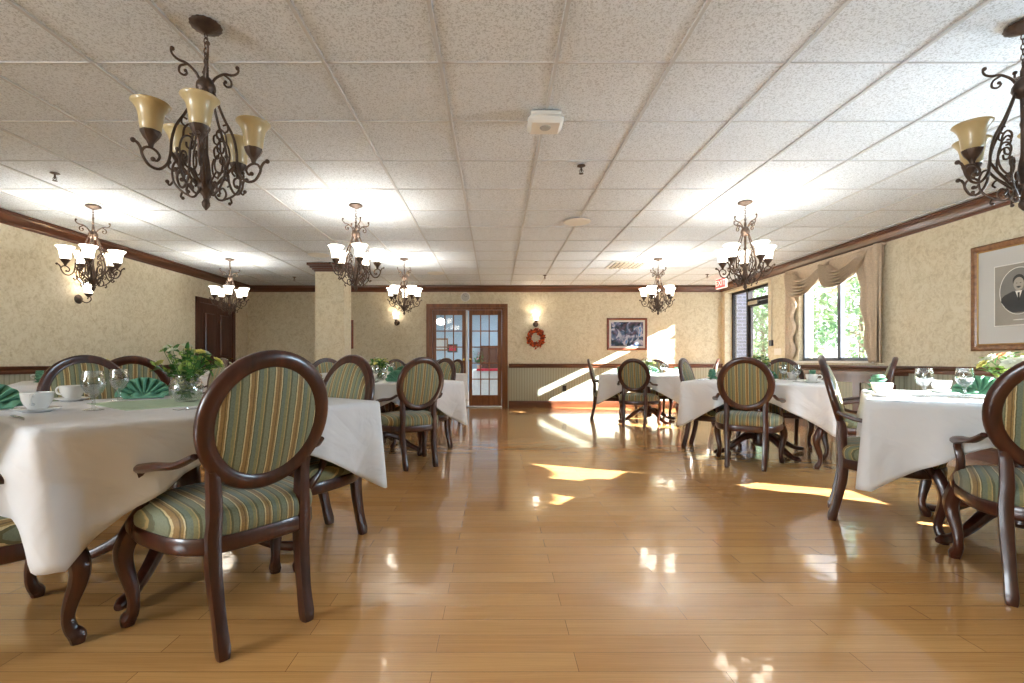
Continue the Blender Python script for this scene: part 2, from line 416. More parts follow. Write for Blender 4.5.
crown('trim_8', (XR, DY0, 0), (XR, YF, 0), (-1, 0, 0), 'trimwood_y', RAIL, rz)
crown('trim_9', (XL, 9.46, 0), (XL, YB, 0), (1, 0, 0), 'trimwood_y', RAIL, rz)
crown('baseboard_back', (FD[1]+.10, YB, 0), (XR, YB, 0), (0, -1, 0), 'trimwood', BASE, .14)
crown('baseboard_back_left', (XL, YB, 0), (FD[0]-.10, YB, 0), (0, -1, 0), 'trimwood', BASE, .14)
crown('baseboard_left', (XL, YF, 0), (XL, 8.12, 0), (1, 0, 0), 'trimwood_y', BASE, .14)
crown('baseboard_right', (XR, DY0, 0), (XR, YF, 0), (-1, 0, 0), 'trimwood_y', BASE, .14)

# square column with its own crown
cx0, cx1, cy0, cy1 = -2.90, -2.43, 7.66, 8.02
col = MB()
col.box((cx0, cy0, 0), (cx1, cy1, .87), 1).box((cx0, cy0, .87), (cx1, cy1, CEIL), 0)
struct(col.build('wall_column', WP, smooth_=False))
cc = MB()
for r, z0_, z1_ in ((.012, 2.415, 2.44), (.035, 2.44, 2.47), (.065, 2.47, 2.505), (.10, 2.505, 2.54)):
    cc.box((cx0-r, cy0-r, z0_), (cx1+r, cy1+r, z1_))
cc.box((cx0-.03, cy0-.03, .84), (cx1+.03, cy1+.03, .915)); cc.box((cx0-.018, cy0-.018, 0), (cx1+.018, cy1+.018, .14))
struct(cc.build('trim_10', 'trimwood', smooth_=False))

# ---------------- windows on the right wall
def window(name, W):
    y0, y1, z0, z1 = W; xo = XR+.06
    e = bpy.data.objects.new(name, None); COL.objects.link(e); e['kind'] = 'structure'; e.location = (xo, (y0+y1)/2, z0)
    f = MB(); hw = (y1-y0)/2; h = z1-z0; t = .045
    f.box((0, -hw, 0), (.07, hw, t)).box((0, -hw, h-t), (.07, hw, h)).box((0, -hw, 0), (.07, -hw+t, h)).box((0, hw-t, 0), (.07, hw, h))
    f.box((.0, -.05, 0), (.06, -.005, h)); f.box((.02, .005, 0), (.08, .04, h))
    f.box((.02, .02+.11, t), (.05, .02+.135, h)) if False else None
    f.build('window_frame', 'alu_grey', e, smooth_=False)
    p = MB(); p.box((.03, -hw+t, t), (.036, -.04, h-t)); p.build('pane', 'glass', e, smooth_=False)
    p = MB(); p.box((.05, .03, t), (.056, hw-t, h-t)); p.build('pane', 'glass', e, smooth_=False)
    s = MB(); s.box((-.12, -hw-.05, -.03), (.0, hw+.05, 0), 0); s.build('window_sill', 'white_plastic', e, smooth_=False)
    rv = MB(); 
    return e
window('window_1', W1); window('window_2', W2); None
for i, (a, b, c, d) in enumerate(RW):
    e = bpy.data.objects.new('window_3', None); COL.objects.link(e); e['kind'] = 'structure'; e.location = ((a+b)/2, YF-.12, c)
    hw = (b-a)/2; h = d-c; f = MB(); t = .05
    f.box((-hw, -.03, 0), (hw, .03, t)).box((-hw, -.03, h-t), (hw, .03, h)).box((-hw, -.03, 0), (-hw+t, .03, h)).box((hw-t, -.03, 0), (hw, .03, h)).box((-.025, -.03, 0), (.025, .03, h))
    f.build('window_frame', 'alu_grey', e, smooth_=False)
    MB().box((-hw+t, -.003, t), (hw-t, .003, h-t)).build('pane', 'glass', e, smooth_=False)

# ---------------- glazed entry: sidelight, transom and door, set back in its opening
e = bpy.data.objects.new('door_1', None); COL.objects.link(e); e['kind'] = 'structure'; e.location = (XR+.15, (DY0+DY1)/2, 0)
def dbox(mb, y0, y1, z0, z1, x0=0, x1=.07): return mb.box((x0, y0-(DY0+DY1)/2, z0), (x1, y1-(DY0+DY1)/2, z1))
f = MB()
dbox(f, DY0, DY1, DZ-.05, DZ); dbox(f, DY1-.05, DY1, 0, DZ); dbox(f, DY0, DY0+.05, 0, DZ)
dbox(f, 9.16, 9.22, 0, DZ, -.02, .08); dbox(f, DY0, 9.16, 2.10, 2.16, -.02, .08); dbox(f, 9.22, DY1-.05, 0, .12)
f.build('door_frame', 'alu_dark', e, smooth_=False)
f = MB(); dbox(f, 9.10, 9.155, .01, 2.09, .005, .05); dbox(f, DY0+.055, DY0+.15, .01, 2.09, .005, .05); dbox(f, DY0+.15, 9.10, .01, .22, .005, .05); dbox(f, DY0+.15, 9.10, 2.01, 2.09, .005, .05)
f.build('door_leaf', 'alu_dark', e, smooth_=False)
f = MB(); dbox(f, DY0+.15, 9.10, .22, 2.01, .02, .026); f.build('pane', 'glass', e, smooth_=False)
f = MB(); dbox(f, 9.22, DY1-.05, .12, DZ-.05, .02, .026); f.build('pane', 'glass', e, smooth_=False)
f = MB(); dbox(f, DY0+.05, 9.16, 2.16, DZ-.05, .02, .026); f.build('pane', 'glass', e, smooth_=False)
f = MB(); dbox(f, 8.75, 9.08, 2.035, 2.10, -.07, .0); f.build('door_closer', 'steel', e, smooth_=False)
f = MB(); dbox(f, DY0+.2, 8.98, .98, 1.02, -.06, -.03); dbox(f, 8.92, 8.98, .93, 1.07, -.05, .01); f.build('push_bar', 'steel', e, smooth_=False)

# ---------------- french doors in the back wall
def rbox(mb, x0, x1, z0, z1, y0, y1, mi=0): return mb.box((x0, y0, z0), (x1, y1, z1), mi)
e = bpy.data.objects.new('door_2', None); COL.objects.link(e); e['kind'] = 'structure'; e.location = (0, YB, 0)
f = MB()
for x0, x1 in ((FD[0]-.075, FD[0]+.0), (FD[1]-.0, FD[1]+.075)): rbox(f, x0, x1, 0, 2.09+.075, -.025, 0)
rbox(f, FD[0]-.075, FD[1]+.075, 2.09, 2.165, -.03, 0)
rbox(f, FD[0], FD[0]+.045, 0, 2.09, 0, T); rbox(f, FD[1]-.045, FD[1], 0, 2.09, 0, T); rbox(f, FD[0]+.045, FD[1]-.045, 2.045, 2.09, 0, T)
f.build('door_frame', 'doorwood', e, smooth_=False)
MB().box((FD[0]+.045, .0, 0), (FD[1]-.045, T, .02)).build('threshold', 'steel', e, smooth_=False)
def leaf(x0, x1, g0, g1, hx):
    f = MB(); ya, yb = .04, .08
    rbox(f, x0, g0, .03, 2.04, ya, yb); rbox(f, g1, x1, .03, 2.04, ya, yb)
    rbox(f, g0, g1, .03, .255, ya, yb); rbox(f, g0, g1, 1.94, 2.04, ya, yb)
    for k in (1, 2): xx = g0+(g1-g0)*k/3; rbox(f, xx-.011, xx+.011, .255, 1.94, ya+.008, yb-.008)
    for k in (1, 2, 3, 4): zz = .255+(1.94-.255)*k/5; rbox(f, g0, g1, zz-.011, zz+.011, ya+.006, yb-.006)
    o = f.build('door_leaf', 'doorwood', e, smooth_=False)
    p = MB(); rbox(p, g0, g1, .255, 1.94, .057, .062); p.build('pane', 'glass', o, smooth_=False)
    h = MB(); h.xf(Matrix.Identity(4)); h.lathe([(.0001, 0), (.012, 0), (.012, .03), (.028, .035), (.032, .05), (.026, .065), (.0001, .07)], 16)
    h.xf(Matrix.Translation((hx, .04, 1.0)) @ Matrix.Rotation(radians(90), 4, 'X')); h.build('door_knob', 'brass', o)
leaf(-1.31, -.615, -1.235, -.69, -.645); leaf(-.545, .14, -.48, .055, -.515)
f = MB(); rbox(f, -.612, -.575, .03, 2.04, .03, .055); f.build('astragal', 'white_plastic', e, smooth_=False)

# ---------------- dark panelled door on the left wall
e = bpy.data.objects.new('door_3', None); COL.objects.link(e); e['kind'] = 'structure'; e.location = (XL, 8.8, 0)
f = MB(); f.box((0, -.61, 0), (.03, -.52, 2.09)).box((0, .52, 0), (.03, .61, 2.09)).box((0, -.61, 2.0), (.035, .61, 2.09)); f.build('door_frame', 'darkdoor', e, smooth_=False)
f = MB(); f.box((.002, -.52, 0), (.012, .52, 2.0))
for a, b in ((-.42, -.04), (.04, .42)):
    for c, d in ((.2, .9), (1.02, 1.88)):
        f.box((.012, a, c), (.017, b, d)); f.box((.017, a+.05, c+.05), (.040, b-.05, d-.05), 0, .016)
f.build('door_leaf', 'darkdoor', e, smooth_=False)
h = MB(); h.tube([(.0, .45, 1.02), (.06, .45, 1.02), (.065, .36, 1.02)], .011, 10, 3); h.lathe([(.0001, 0), (.028, 0), (.028, .008), (.0001, .01)], 16, (0, 0, 0)) if False else None
h.build('door_handle', 'brass', e)

# ---------------- wood panelled convector cover under the window
rc = thing('radiator_cover', 'dark wood framed convector cover with sage panels under the draped window', 'radiator cover', (XR-.09, 6.55, 0))
f = MB(); f.box((-.10, -1.1, .80), (.085, 1.1, .845)); f.build('top_board', 'trimwood_y', rc, smooth_=False)
f = MB(); f.box((-.06, -1.06, 0), (-.045+.12, 1.06, .80)); f.build('panel', 'wains', rc, smooth_=False)
f = MB(); f.box((-.078, -1.08, 0), (-.06, 1.08, .12)).box((-.078, -1.08, .70), (-.06, 1.08, .80))
for k in range(5): yy = -1.04+k*.52; f.box((-.078, yy-.06, .12), (-.06, yy+.06, .70))
f.build('panel_frame', 'darkdoor', rc, smooth_=False)

# ------------------------------------------------------------------ drapes
def drapes(W, label_top):
    y0, y1, z0, z1 = W; near, far = y0-.12, y1+.23
    xw = XR-.015
    root = thing('swag_drapes', label_top, 'curtain', (XR, (y0+y1)/2, 2.42))
    off = Vector((XR, (y0+y1)/2, 2.42))
    def P(x, y, z): return (x-off.x, y-off.y, z-off.z)
    mb = MB(); mb.box(P(XR-.06, near-.02, 2.385), P(XR, far+.02, 2.415)); mb.box(P(XR-.045, near-.02, 2.14), P(XR-.035, far+.02, 2.385)); mb.build('curtain_board', 'drape', root, smooth_=False)
    span = far-near
    def swag(a, b, depth, lay):
        m = MB()
        def fn(u, v):
            t = 2*u-1; s = 1-abs(t)**2.8; yc = (a+b)/2
            yy = yc+(b-a)/2*t*(.5+.5*v**.8)
            z = 2.36-.14*(1-v)-(depth-.0)*(v**.9)*s*(1-.12*(1-v))+.14*(1-v)*(1-s)*.6
            fold = abs(sin(v*pi*5.5))
            z -= .035*fold*s*(.3+.7*v)
            x = xw-.06-lay-.11*fold*(.25+.75*s)-.04*s*v
            return P(x, yy, z)
        m.grid(fn, 36, 78)
        o = m.build('swag', 'drape', root, ang=80); md = o.modifiers.new('s', 'SOLIDIFY'); md.thickness = .004
    mid = near+.92
    swag(mid-.07, far-.02, .39, 0); swag(near+.14, mid+.12, .36, .012)
    # jabots hanging on either side, edges stepped by the folds
    def jabot(ya, wtop, wbot, sgn, zbot, name, steps, amp, lay):
        m = MB()
        def fn(u, v):
            wd = wtop+(wbot-wtop)*v
            z = 2.41-(2.41-zbot)*v
            edge = amp*(sin(v*pi*steps)**2)*u
            yy = ya+sgn*(wd*u+edge)
            z2 = z-.05*u*(1-v)
            x = xw-.04-lay-.03*sin(u*pi*5+v*.8)
            return P(x, yy, z2)
        m.grid(fn, 40, 50); o = m.build(name, 'drape', root, ang=80); md = o.modifiers.new('s', 'SOLIDIFY'); md.thickness = .004
    jabot(near, .34, .14, 1, .965, 'jabot', 3, .05, .03)
    jabot(near-.02, .24, .20, 1, .95, 'side_panel', 1, 0, .0)
    jabot(far, .20, .12, -1, .985, 'jabot', 4, .07, .0)
    return root
drapes(W1, 'tan swag valance with side jabots hanging over the window beside the glass entry door')
drapes(W2, 'tan swag valance with side jabots on the window nearest the camera')

# ------------------------------------------------------------------ chair
def outline(n=48, x_r=.230, x_f=.312, yr=-.225, yf=.262, p=3.6):
    out = []
    for i in range(n):
        a = 2*pi*i/n; c, s_ = cos(a), sin(a); q = (abs(c)**p+abs(s_)**p)**(-1/p)
        x, y = c*q, s_*q
        t = (y+1)/2; w_ = x_r+(x_f-x_r)*t**.8; yy = yr+(yf-yr)*t
        if y > 0: yy += .02*(1-x*x)
        out.append((x*w_, yy))
    return out
def stack(levels, n=48, **kw):
    base = outline(n, **kw); cx_, cy_ = 0, .01
    vs = []; fs = []
    for sc, z in levels:
        for x, y in base: vs.append((cx_+(x-cx_)*sc, cy_+(y-cy_)*sc, z))
    for k in range(len(levels)-1):
        for i in range(n): j = (i+1) % n; fs.append((k*n+i, k*n+j, (k+1)*n+j, (k+1)*n+i))
    fs.append(tuple(range(n-1, -1, -1))); fs.append(tuple((len(levels)-1)*n+i for i in range(n)))
    return vs, fs
TB = Matrix.Translation((0, -.245, .765)) @ Matrix.Rotation(radians(14), 4, 'X')
RX, RZ = .197, .218
def make_chair():
    t = thing('dining_chair', 'x', 'chair')
    o = MB().add(*stack([(.96, .330), (.985, .334), (1.0, .344), (1.0, .378), (.985, .388)])).build('seat_rail', 'mahogany', t)
    o = MB().add(*stack([(.955, .386), (.985, .392), (1.0, .41), (1.005, .43), (.985, .45), (.93, .466), (.82, .477), (.62, .486), (.35, .490), (.12, .491)])).build('seat', 'stripe', t, ang=80)
    # oval back frame: moulded profile swept round an ellipse (local x, z; y = thickness)
    n = 56; prof = [(-.026, .004), (-.019, .015), (-.006, .018), (.010, .015), (.022, .019), (.033, .012), (.036, -.006), (.026, -.018), (.004, -.020), (-.017, -.016), (-.026, -.006)]
    vs = []; fs = []
    for i in range(n):
        a = 2*pi*i/n
        for r, d in prof: vs.append(((RX+r)*cos(a), d, (RZ+r)*sin(a)))
    k = len(prof)
    for i in range(n):
        j = (i+1) % n
        for q in range(k): fs.append((i*k+q, i*k+(q+1) % k, j*k+(q+1) % k, j*k+q))
    MB().add(vs, fs).xf(TB).build('back_frame', 'mahogany', t, ang=50)
    vs = []; fs = []; rings = [(1.0, 0), (.985, .012), (.93, .022), (.8, .030), (.6, .036), (.35, .040), (.12, .041)]
    for side, kk in ((1, 1.0), (-1, .55)):
        o0 = len(vs)
        for s_, d in rings:
            for i in range(n):
                a = 2*pi*i/n; vs.append(((RX-.012)*s_*cos(a), side*d*kk, (RZ-.012)*s_*sin(a)))
        for q in range(len(rings)-1):
            for i in range(n):
                j = (i+1) % n; f_ = (o0+q*n+i, o0+q*n+j, o0+(q+1)*n+j, o0+(q+1)*n+i); fs.append(f_ if side < 0 else f_[::-1])
        f_ = tuple(o0+(len(rings)-1)*n+i for i in range(n)); fs.append(f_ if side < 0 else f_[::-1])
    MB().add(vs, fs).xf(TB).build('backrest', 'stripe', t, ang=80)
    for s in (-1, 1):
        top = TB @ Vector((s*.166, 0, -.155)); t2 = TB @ Vector((s*.158, 0, -.20))
        MB().tube([top, t2, (s*.155, -.197, .47), (s*.158, -.190, .38), (s*.155, -.196, .26), (s*.150, -.222, .12), (s*.148, -.243, .035), (s*.148, -.247, .0)],
                  [.016, .021, .023, .025, .023, .020, .022, .018], 12, 5, square=5, up=(1, 0, 0), sx=1.15).build('leg', 'mahogany', t)
        MB().tube([(s*.262, .205, .385), (s*.276, .222, .34), (s*.290, .240, .28), (s*.286, .240, .22), (s*.270, .222, .14), (s*.266, .216, .09), (s*.268, .224, .05), (s*.276, .238, .026), (s*.277, .240, .0)],
                  [.028, .033, .032, .028, .022, .0185, .021, .026, .020], 12, 5, square=2.6, up=(1, 0, 0)).build('leg', 'mahogany', t)
        arm = MB()
        a0 = TB @ Vector((s*.222, 0, -.10))
        arm.tube([a0, (s*.248, -.14, .634), (s*.276, -.04, .622), (s*.286, .045, .606), (s*.280, .085, .596), (s*.276, .098, .582)],
                 [.014, .017, .021, .024, .020, .012], 10, 6, square=2.4, up=(1, 0, 0), sx=.72)
        arm.tube([(s*.278, .075, .598), (s*.277, .092, .56), (s*.270, .088, .52), (s*.268, .108, .46), (s*.280, .170, .40), (s*.274, .200, .36)],
                 [.016, .018, .016, .017, .020, .020], 10, 6, square=2.6, up=(1, 0, 0))
        arm.build('armrest', 'mahogany', t)
    return t
proto = make_chair(); index()
CHG = 'oval-backed armchairs round the dining tables'
used = [False]
def chair(rear, ang, label):
    # rear = midpoint of the rear feet, ang = facing direction in degrees
    a = radians(ang-90); fx, fy = cos(radians(ang)), sin(radians(ang))
    loc = (rear[0]+fx*.245, rear[1]+fy*.245, 0)
    if not used[0]:
        used[0] = True; proto.location = loc; proto.rotation_euler = (0, 0, a); proto['label'] = label; proto['group'] = CHG; return proto
    return dup(proto, loc, a, label, CHG)

# ------------------------------------------------------------------ table, cloth
def make_table(S):
    t = thing('pedestal_table', 'x', 'table')
    h = S/2-.012
    MB().box((-h, -h, .725), (h, h, .757), 0, .008).build('tabletop', 'mahogany', t)
    MB().lathe([(.14, .725), (.14, .70), (.06, .68), (.045, .62), (.05, .52), (.065, .42), (.07, .34), (.055, .27), (.06, .24), (.075, .21), (.075, .10), (.05, .075), (.0001, .07)], 24).build('column', 'mahogany', t)
    for k in range(4):
        a = radians(45+90*k); c, s = cos(a), sin(a)
        MB().tube([(c*.04, s*.04, .16), (c*.12, s*.12, .185), (c*.22, s*.22, .155), (c*.33, s*.33, .085), (c*.43, s*.43, .040), (c*.50, s*.50, .030), (c*.53, s*.53, .026)],
                  [.034, .034, .030, .026, .022, .024, .014], 12, 5, square=2.6).build('leg', 'mahogany', t)
    return t
def make_cloth(S, seed, mid=.15, cor=.455, pull=0, push=0, long_side=0):
    rnd = random.Random(seed); h = S/2; r = .012
    pts = []  # (pos, normal, distance to corner, corner flag)
    ns = 34
    for k in range(4):
        a = k*pi/2; dx, dy = cos(a), sin(a); nx, ny = sin(a), -cos(a)   # side direction, outward normal
        c0 = Vector((-h*dx+h*nx, -h*dy+h*ny)) ; L_ = S
        for i in range(ns):
            t = i/(ns-1); t = .5-.5*cos(pi*t) if False else t
            d = r+(S-2*r)*t; p = c0+Vector((dx, dy))*d
            pts.append((p, Vector((nx, ny)), min(d, S-d)))
        cc = c0+Vector((dx, dy))*(S-r)-Vector((nx, ny))*r
        for i in range(1, 5):
            b = a-pi/2+ (pi/2)*i/5; pts.append((cc+Vector((cos(b), sin(b)))*r, Vector((cos(b), sin(b))), 0.0))
    n = len(pts); K = 16; vs = []; fs = []
    ph = [rnd.uniform(0, 6.28) for _ in range(6)]
    z = .764
    for k in range(K+1):
        for i, (p, nv, s) in enumerate(pts):
            c = max(0, 1-s/.56); m_ = mid+(long_side*min(1, s/.2) if p.x < -h+.002 else 0); drop = m_+(cor-m_)*(c**1.25)+.006*sin(i*.31+ph[0])
            if k == 0: o_, dz = -.012, 0
            elif k == 1: o_, dz = .004, -.002
            elif k == 2: o_, dz = .013, -.010
            else:
                q = (k-2)/(K-2); dd = .010+(drop-.010)*q; dz = -dd
                ridge = math.exp(-(s/.05)**2); valley = math.exp(-((s-.17)/.09)**2)
                o_ = .013+dd*(.07*ridge-.12*valley+.02)+.018*q*sin(i*.62+ph[1])*min(1, s*4)+.012*q*sin(i*1.5+ph[2])*min(1, s*5)
            x, y = p.x+nv.x*o_, p.y+nv.y*o_
            if pull and k > 2:
                if p.x < -h+.002: x -= push*min(1, s/.12)*min(1, (k-2)/4)
                g_ = math.exp(-(((p.x+h)**2+(p.y+h)**2)/.04))*pull*(k-2)/(K-2)
                x += g_; y += g_
            vs.append((x, y, z+dz))
    for k in range(K):
        for i in range(n): j = (i+1) % n; fs.append((k*n+i, (k+1)*n+i, (k+1)*n+j, k*n+j))
    fs.append(tuple(range(n)))
    # soft creases where the cloth was folded
    return MB().add(vs, fs)
TABLES = {
 'T1': ((-1.53, 2.345), 54.0, 1.31), 'T2': ((-1.24, 5.11), 35.0, 1.30), 'T3': ((-4.02, 4.85), 40.0, 1.25), 'T4': ((-1.36, 8.05), 38.0, 1.25),
 'T5': ((2.45, 7.65), -27.0, 1.22), 'T6': ((2.81, 5.04), -35.0, 1.27), 'T7': ((2.86, 2.58), -37.0, 1.34), 'T8': ((-4.0, 7.0), 38.0, 1.2)}
TN = {'T1': 'front left table', 'T2': 'middle left table', 'T3': 'table along the left wall', 'T4': 'table nearest the french doors',
      'T5': 'table below the garden painting', 'T6': 'middle right table', 'T7': 'front right table', 'T8': 'table near the dark panelled door'}
tabs = {}
base_t = make_table(1.34); index(); first = True
for k, ((x, y), a, S) in TABLES.items():
    lab = 'dark wood pedestal table on four arched feet, the ' + TN[k]
    if first: base_t.location = (x, y, 0); base_t.rotation_euler = (0, 0, radians(a)); base_t['label'] = lab; base_t['group'] = 'pedestal dining tables'; tt = base_t; first = False
    else: tt = dup(base_t, (x, y, 0), radians(a), lab, 'pedestal dining tables')
    if S != 1.34:
        for c in [c for c in bpy.data.objects if c.parent == tt and c.name.startswith('tabletop')]: c.scale = ((S-.024)/(1.34-.024),)*2+(1,)
    cl = make_cloth(S, int(k[1])*3, pull=.06 if k == 'T1' else 0, push=.065 if k == 'T1' else 0, long_side=.29 if k == 'T1' else 0).build('tablecloth', 'linen', None, ang=70)
    md = cl.modifiers.new('s', 'SOLIDIFY'); md.thickness = .0016; md.offset = 1
    cl.location = (x, y, 0); cl.rotation_euler = (0, 0, radians(a))
    tag(cl, 'white tablecloth with pointed hanging corners on the ' + TN[k], 'tablecloth', 'white tablecloths')

def at(T_, px, py, z=.766):
    Z = (H-z)*F/(py-CY); return ((px-CX)/F*Z, Z)
# chairs
chair((-.80, 1.67), 142, 'large oval-backed striped armchair seen from behind in front of the front left table')
chair((-1.95, 1.41), 54.4, 'armchair at the left end of the front left table, front legs showing below the cloth')
chair((-.87, 2.76), -124, 'armchair at the right end of the front left table, back rising beyond cloth')
chair((-2.52, 2.94), -36, 'left one of two oval chair backs behind the front left table')
chair((-2.58, 3.38), 128, 'right one of two oval chair backs behind the front left table')
chair((-.67, 4.29), 125, 'striped armchair seen from behind between middle left table and aisle')
chair((-.60, 5.42), -138, 'armchair at the aisle end of the middle left table with drooping cloth corner')
chair((-2.02, 5.75), -52, 'armchair showing its pale oval back beside the square column')
chair((-.70, 8.42), -142, 'armchair at the aisle end of the table nearest the french doors')
chair((-1.85, 8.95), -55, 'armchair behind the table nearest the french doors, facing the room')
chair((-1.02, 9.0), -100, 'armchair between french doors and the table nearest them')
chair((-1.0, 7.12), 115, 'armchair on the room side of the table nearest the french doors')
chair((-4.05, 7.95), -75, 'armchair behind the table near the dark panelled door')
chair((-3.2, 7.5), -150, 'armchair on the right of the table near the dark panelled door')
chair((-3.35, 5.75), -125, 'armchair on far side of the table along the left wall')
chair((2.02, 6.91), 62, 'olive striped armchair seen from behind before the table below the garden painting')
chair((1.62, 7.95), -14, 'armchair seen side-on at left of the table below the garden painting')
chair((2.86, 8.50), -112, 'armchair facing the room between garden painting and its table')
chair((3.33, 7.22), 152, 'armchair at right of the table below the garden painting, its back lit by sun')
chair((2.25, 4.27), 58, 'reddish striped armchair seen from behind before the middle right table')
chair((2.20, 5.42), -38, 'armchair at the left side of the middle right table, mostly hidden by cloth')
chair((3.50, 5.80), -122, 'armchair facing the room between middle right table and the draped window')
chair((3.45, 4.18), 140, 'armchair on the wall side of the middle right table, back leaning to the portrait')
chair((2.15, 3.03), -35, 'edge-on armchair with arms at the left end of the front right table')
chair((2.175, 1.80), 50, 'armchair cut by the right frame edge in front of the front right table')
chair((3.75, 1.95), 143, 'armchair on the window side of the front right table')

# ------------------------------------------------------------------ tableware
def mk_goblet():
    t = thing('water_goblet', 'x', 'glass')
    g = MB(); g.lathe_open([(.0005, .003), (.034, .002), (.036, .004), (.030, .006), (.010, .010), (.0055, .018), (.0075, .028), (.0055, .04), (.009, .055), (.014, .062), (.030, .075), (.041, .098), (.043, .118), (.040, .145), (.036, .166), (.0345, .166), (.0385, .145), (.0412, .118), (.039, .099), (.028, .078), (.0005, .066)], 28)
    g.build('bowl', 'crystal', t)
    w_ = MB(); w_.lathe([(.0005, .068), (.027, .079), (.038, .099), (.0405, .113), (.0005, .113)], 24); w_.build('water', 'crystal', t)
    return t
def mk_cup():
    t = thing('cup_and_saucer', 'x', 'cup')
    s = MB(); s.lathe([(.0005, .002), (.042, .0), (.046, .003), (.074, .014), (.076, .017), (.073, .018), (.045, .008), (.0005, .007)], 32); s.build('saucer', 'ceramic', t)
    c = MB(); c.lathe([(.0005, .009), (.028, .009), (.030, .013), (.040, .028), (.049, .05), (.053, .078), (.0515, .080), (.047, .052), (.036, .028), (.0005, .018)], 32)
    co = c.build('cup', 'ceramic', t)
    h = MB(); h.tube([(.050, 0, .068), (.068, 0, .072), (.082, 0, .058), (.074, 0, .038), (.044, 0, .034)], [.006, .005, .005, .005, .006], 8, 6); h.build('handle', 'ceramic', co)
    return t
def mk_napkin():
    t = thing('fan_napkin', 'x', 'napkin')
    m = MB(); K = 18
    def fn(u, v):
        a = pi*(.02+.96*u); r = .012+.118*v
        z = (abs(((u*K) % 2)-1)-.5)*.052*v
        return (r*cos(a), z-.035*v*sin(a)*.3, .004+r*sin(a)*.86)
    m.grid(fn, K*4, 6)
    o = m.build('pleated_fan', 'napkin', t, ang=30); md = o.modifiers.new('s', 'SOLIDIFY'); md.thickness = .003
    b = MB(); b.grid(lambda u, v: ((u-.5)*.22*(1-.2*v), -.02-.05*v, .004+.024*(1-v)*(1+.35*sin(u*pi*7))), 40, 4)
    o = b.build('folded_base', 'napkin', t, ang=40); md = o.modifiers.new('s', 'SOLIDIFY'); md.thickness = .003
    return t
def mk_fork():
    m = MB(); m.tube([(0, -.09, .003), (0, -.03, .006), (0, .03, .004), (0, .045, .006)], [.006, .004, .003, .008], 8, 4, sx=.3)
    for i in range(4): m.tube([(-.009+.006*i, .043, .006), (-.009+.006*i, .07, .003), (-.009+.006*i, .09, .006)], .0016, 6, 3)
    o = m.build('fork', 'steel'); tag(o, 'x', 'fork'); return o
def mk_knife():
    m = MB(); m.tube([(0, -.1, .004), (0, -.02, .005)], [.006, .004], 8, 1, sx=.5); m.box((-.006, -.02, .002), (.008, .09, .004), 0, .0006)
    o = m.build('knife', 'steel'); tag(o, 'x', 'knife'); return o
protos = {'goblet': mk_goblet(), 'cup': mk_cup(), 'napkin': mk_napkin(), 'fork': mk_fork(), 'knife': mk_knife()}
index(); pused = {}
GR = {'goblet': 'water goblets', 'cup': 'white cups on saucers', 'napkin': 'green fan-folded napkins', 'fork': 'forks', 'knife': 'knives'}
def put(kind, xy, rot, label):
    z = .7665
    if kind not in pused:
        pused[kind] = 1; o = protos[kind]; o.location = (xy[0], xy[1], z); o.rotation_euler = (0, 0, radians(rot)); o['label'] = label; o['group'] = GR[kind]; return o
    return dup(protos[kind], (xy[0], xy[1], z), radians(rot), label, GR[kind])
def tl(k, u, v):
    (x, y), a, S = TABLES[k]; a = radians(a); return (x+u*cos(a)-v*sin(a), y+u*sin(a)+v*cos(a))
# front left table, as seen
put('cup', (-1.86, 1.93), -60, 'large white cup and saucer at the left end of the front left table')
put('cup', (-2.19, 2.46), 180, 'white cup with its handle to the left behind the goblets, front left table')
put('goblet', (-1.67, 1.976), 0, 'nearer of the two goblets beside the white cup, front left table')
put('goblet', (-1.93, 2.44), 0, 'farther of the two goblets, next to green napkin on front left table')
put('napkin', (-1.95, 2.64), 35, 'green fan napkin between goblet and flower bowl on front left table')
put('napkin', (-2.17, 2.02), 42, 'dark green napkin cut by the left frame edge on front left table')
put('fork', (-1.27, 2.03), 142, 'fork lying on white cloth before the flower bowl, front left table')
put('knife', (-1.73, 1.72), 54, 'knife lying beside the goblet on front left table')
r_ = MB(); r_.box((-.27, -.27, 0), (.27, .27, .003)); o = r_.build('table_runner', 'runner', None, smooth_=False); o.location = (-1.60, 2.36, .765); o.rotation_euler = (0, 0, radians(54)); tag(o, 'pale green overlay under the flower bowl on the front left table', 'table runner')
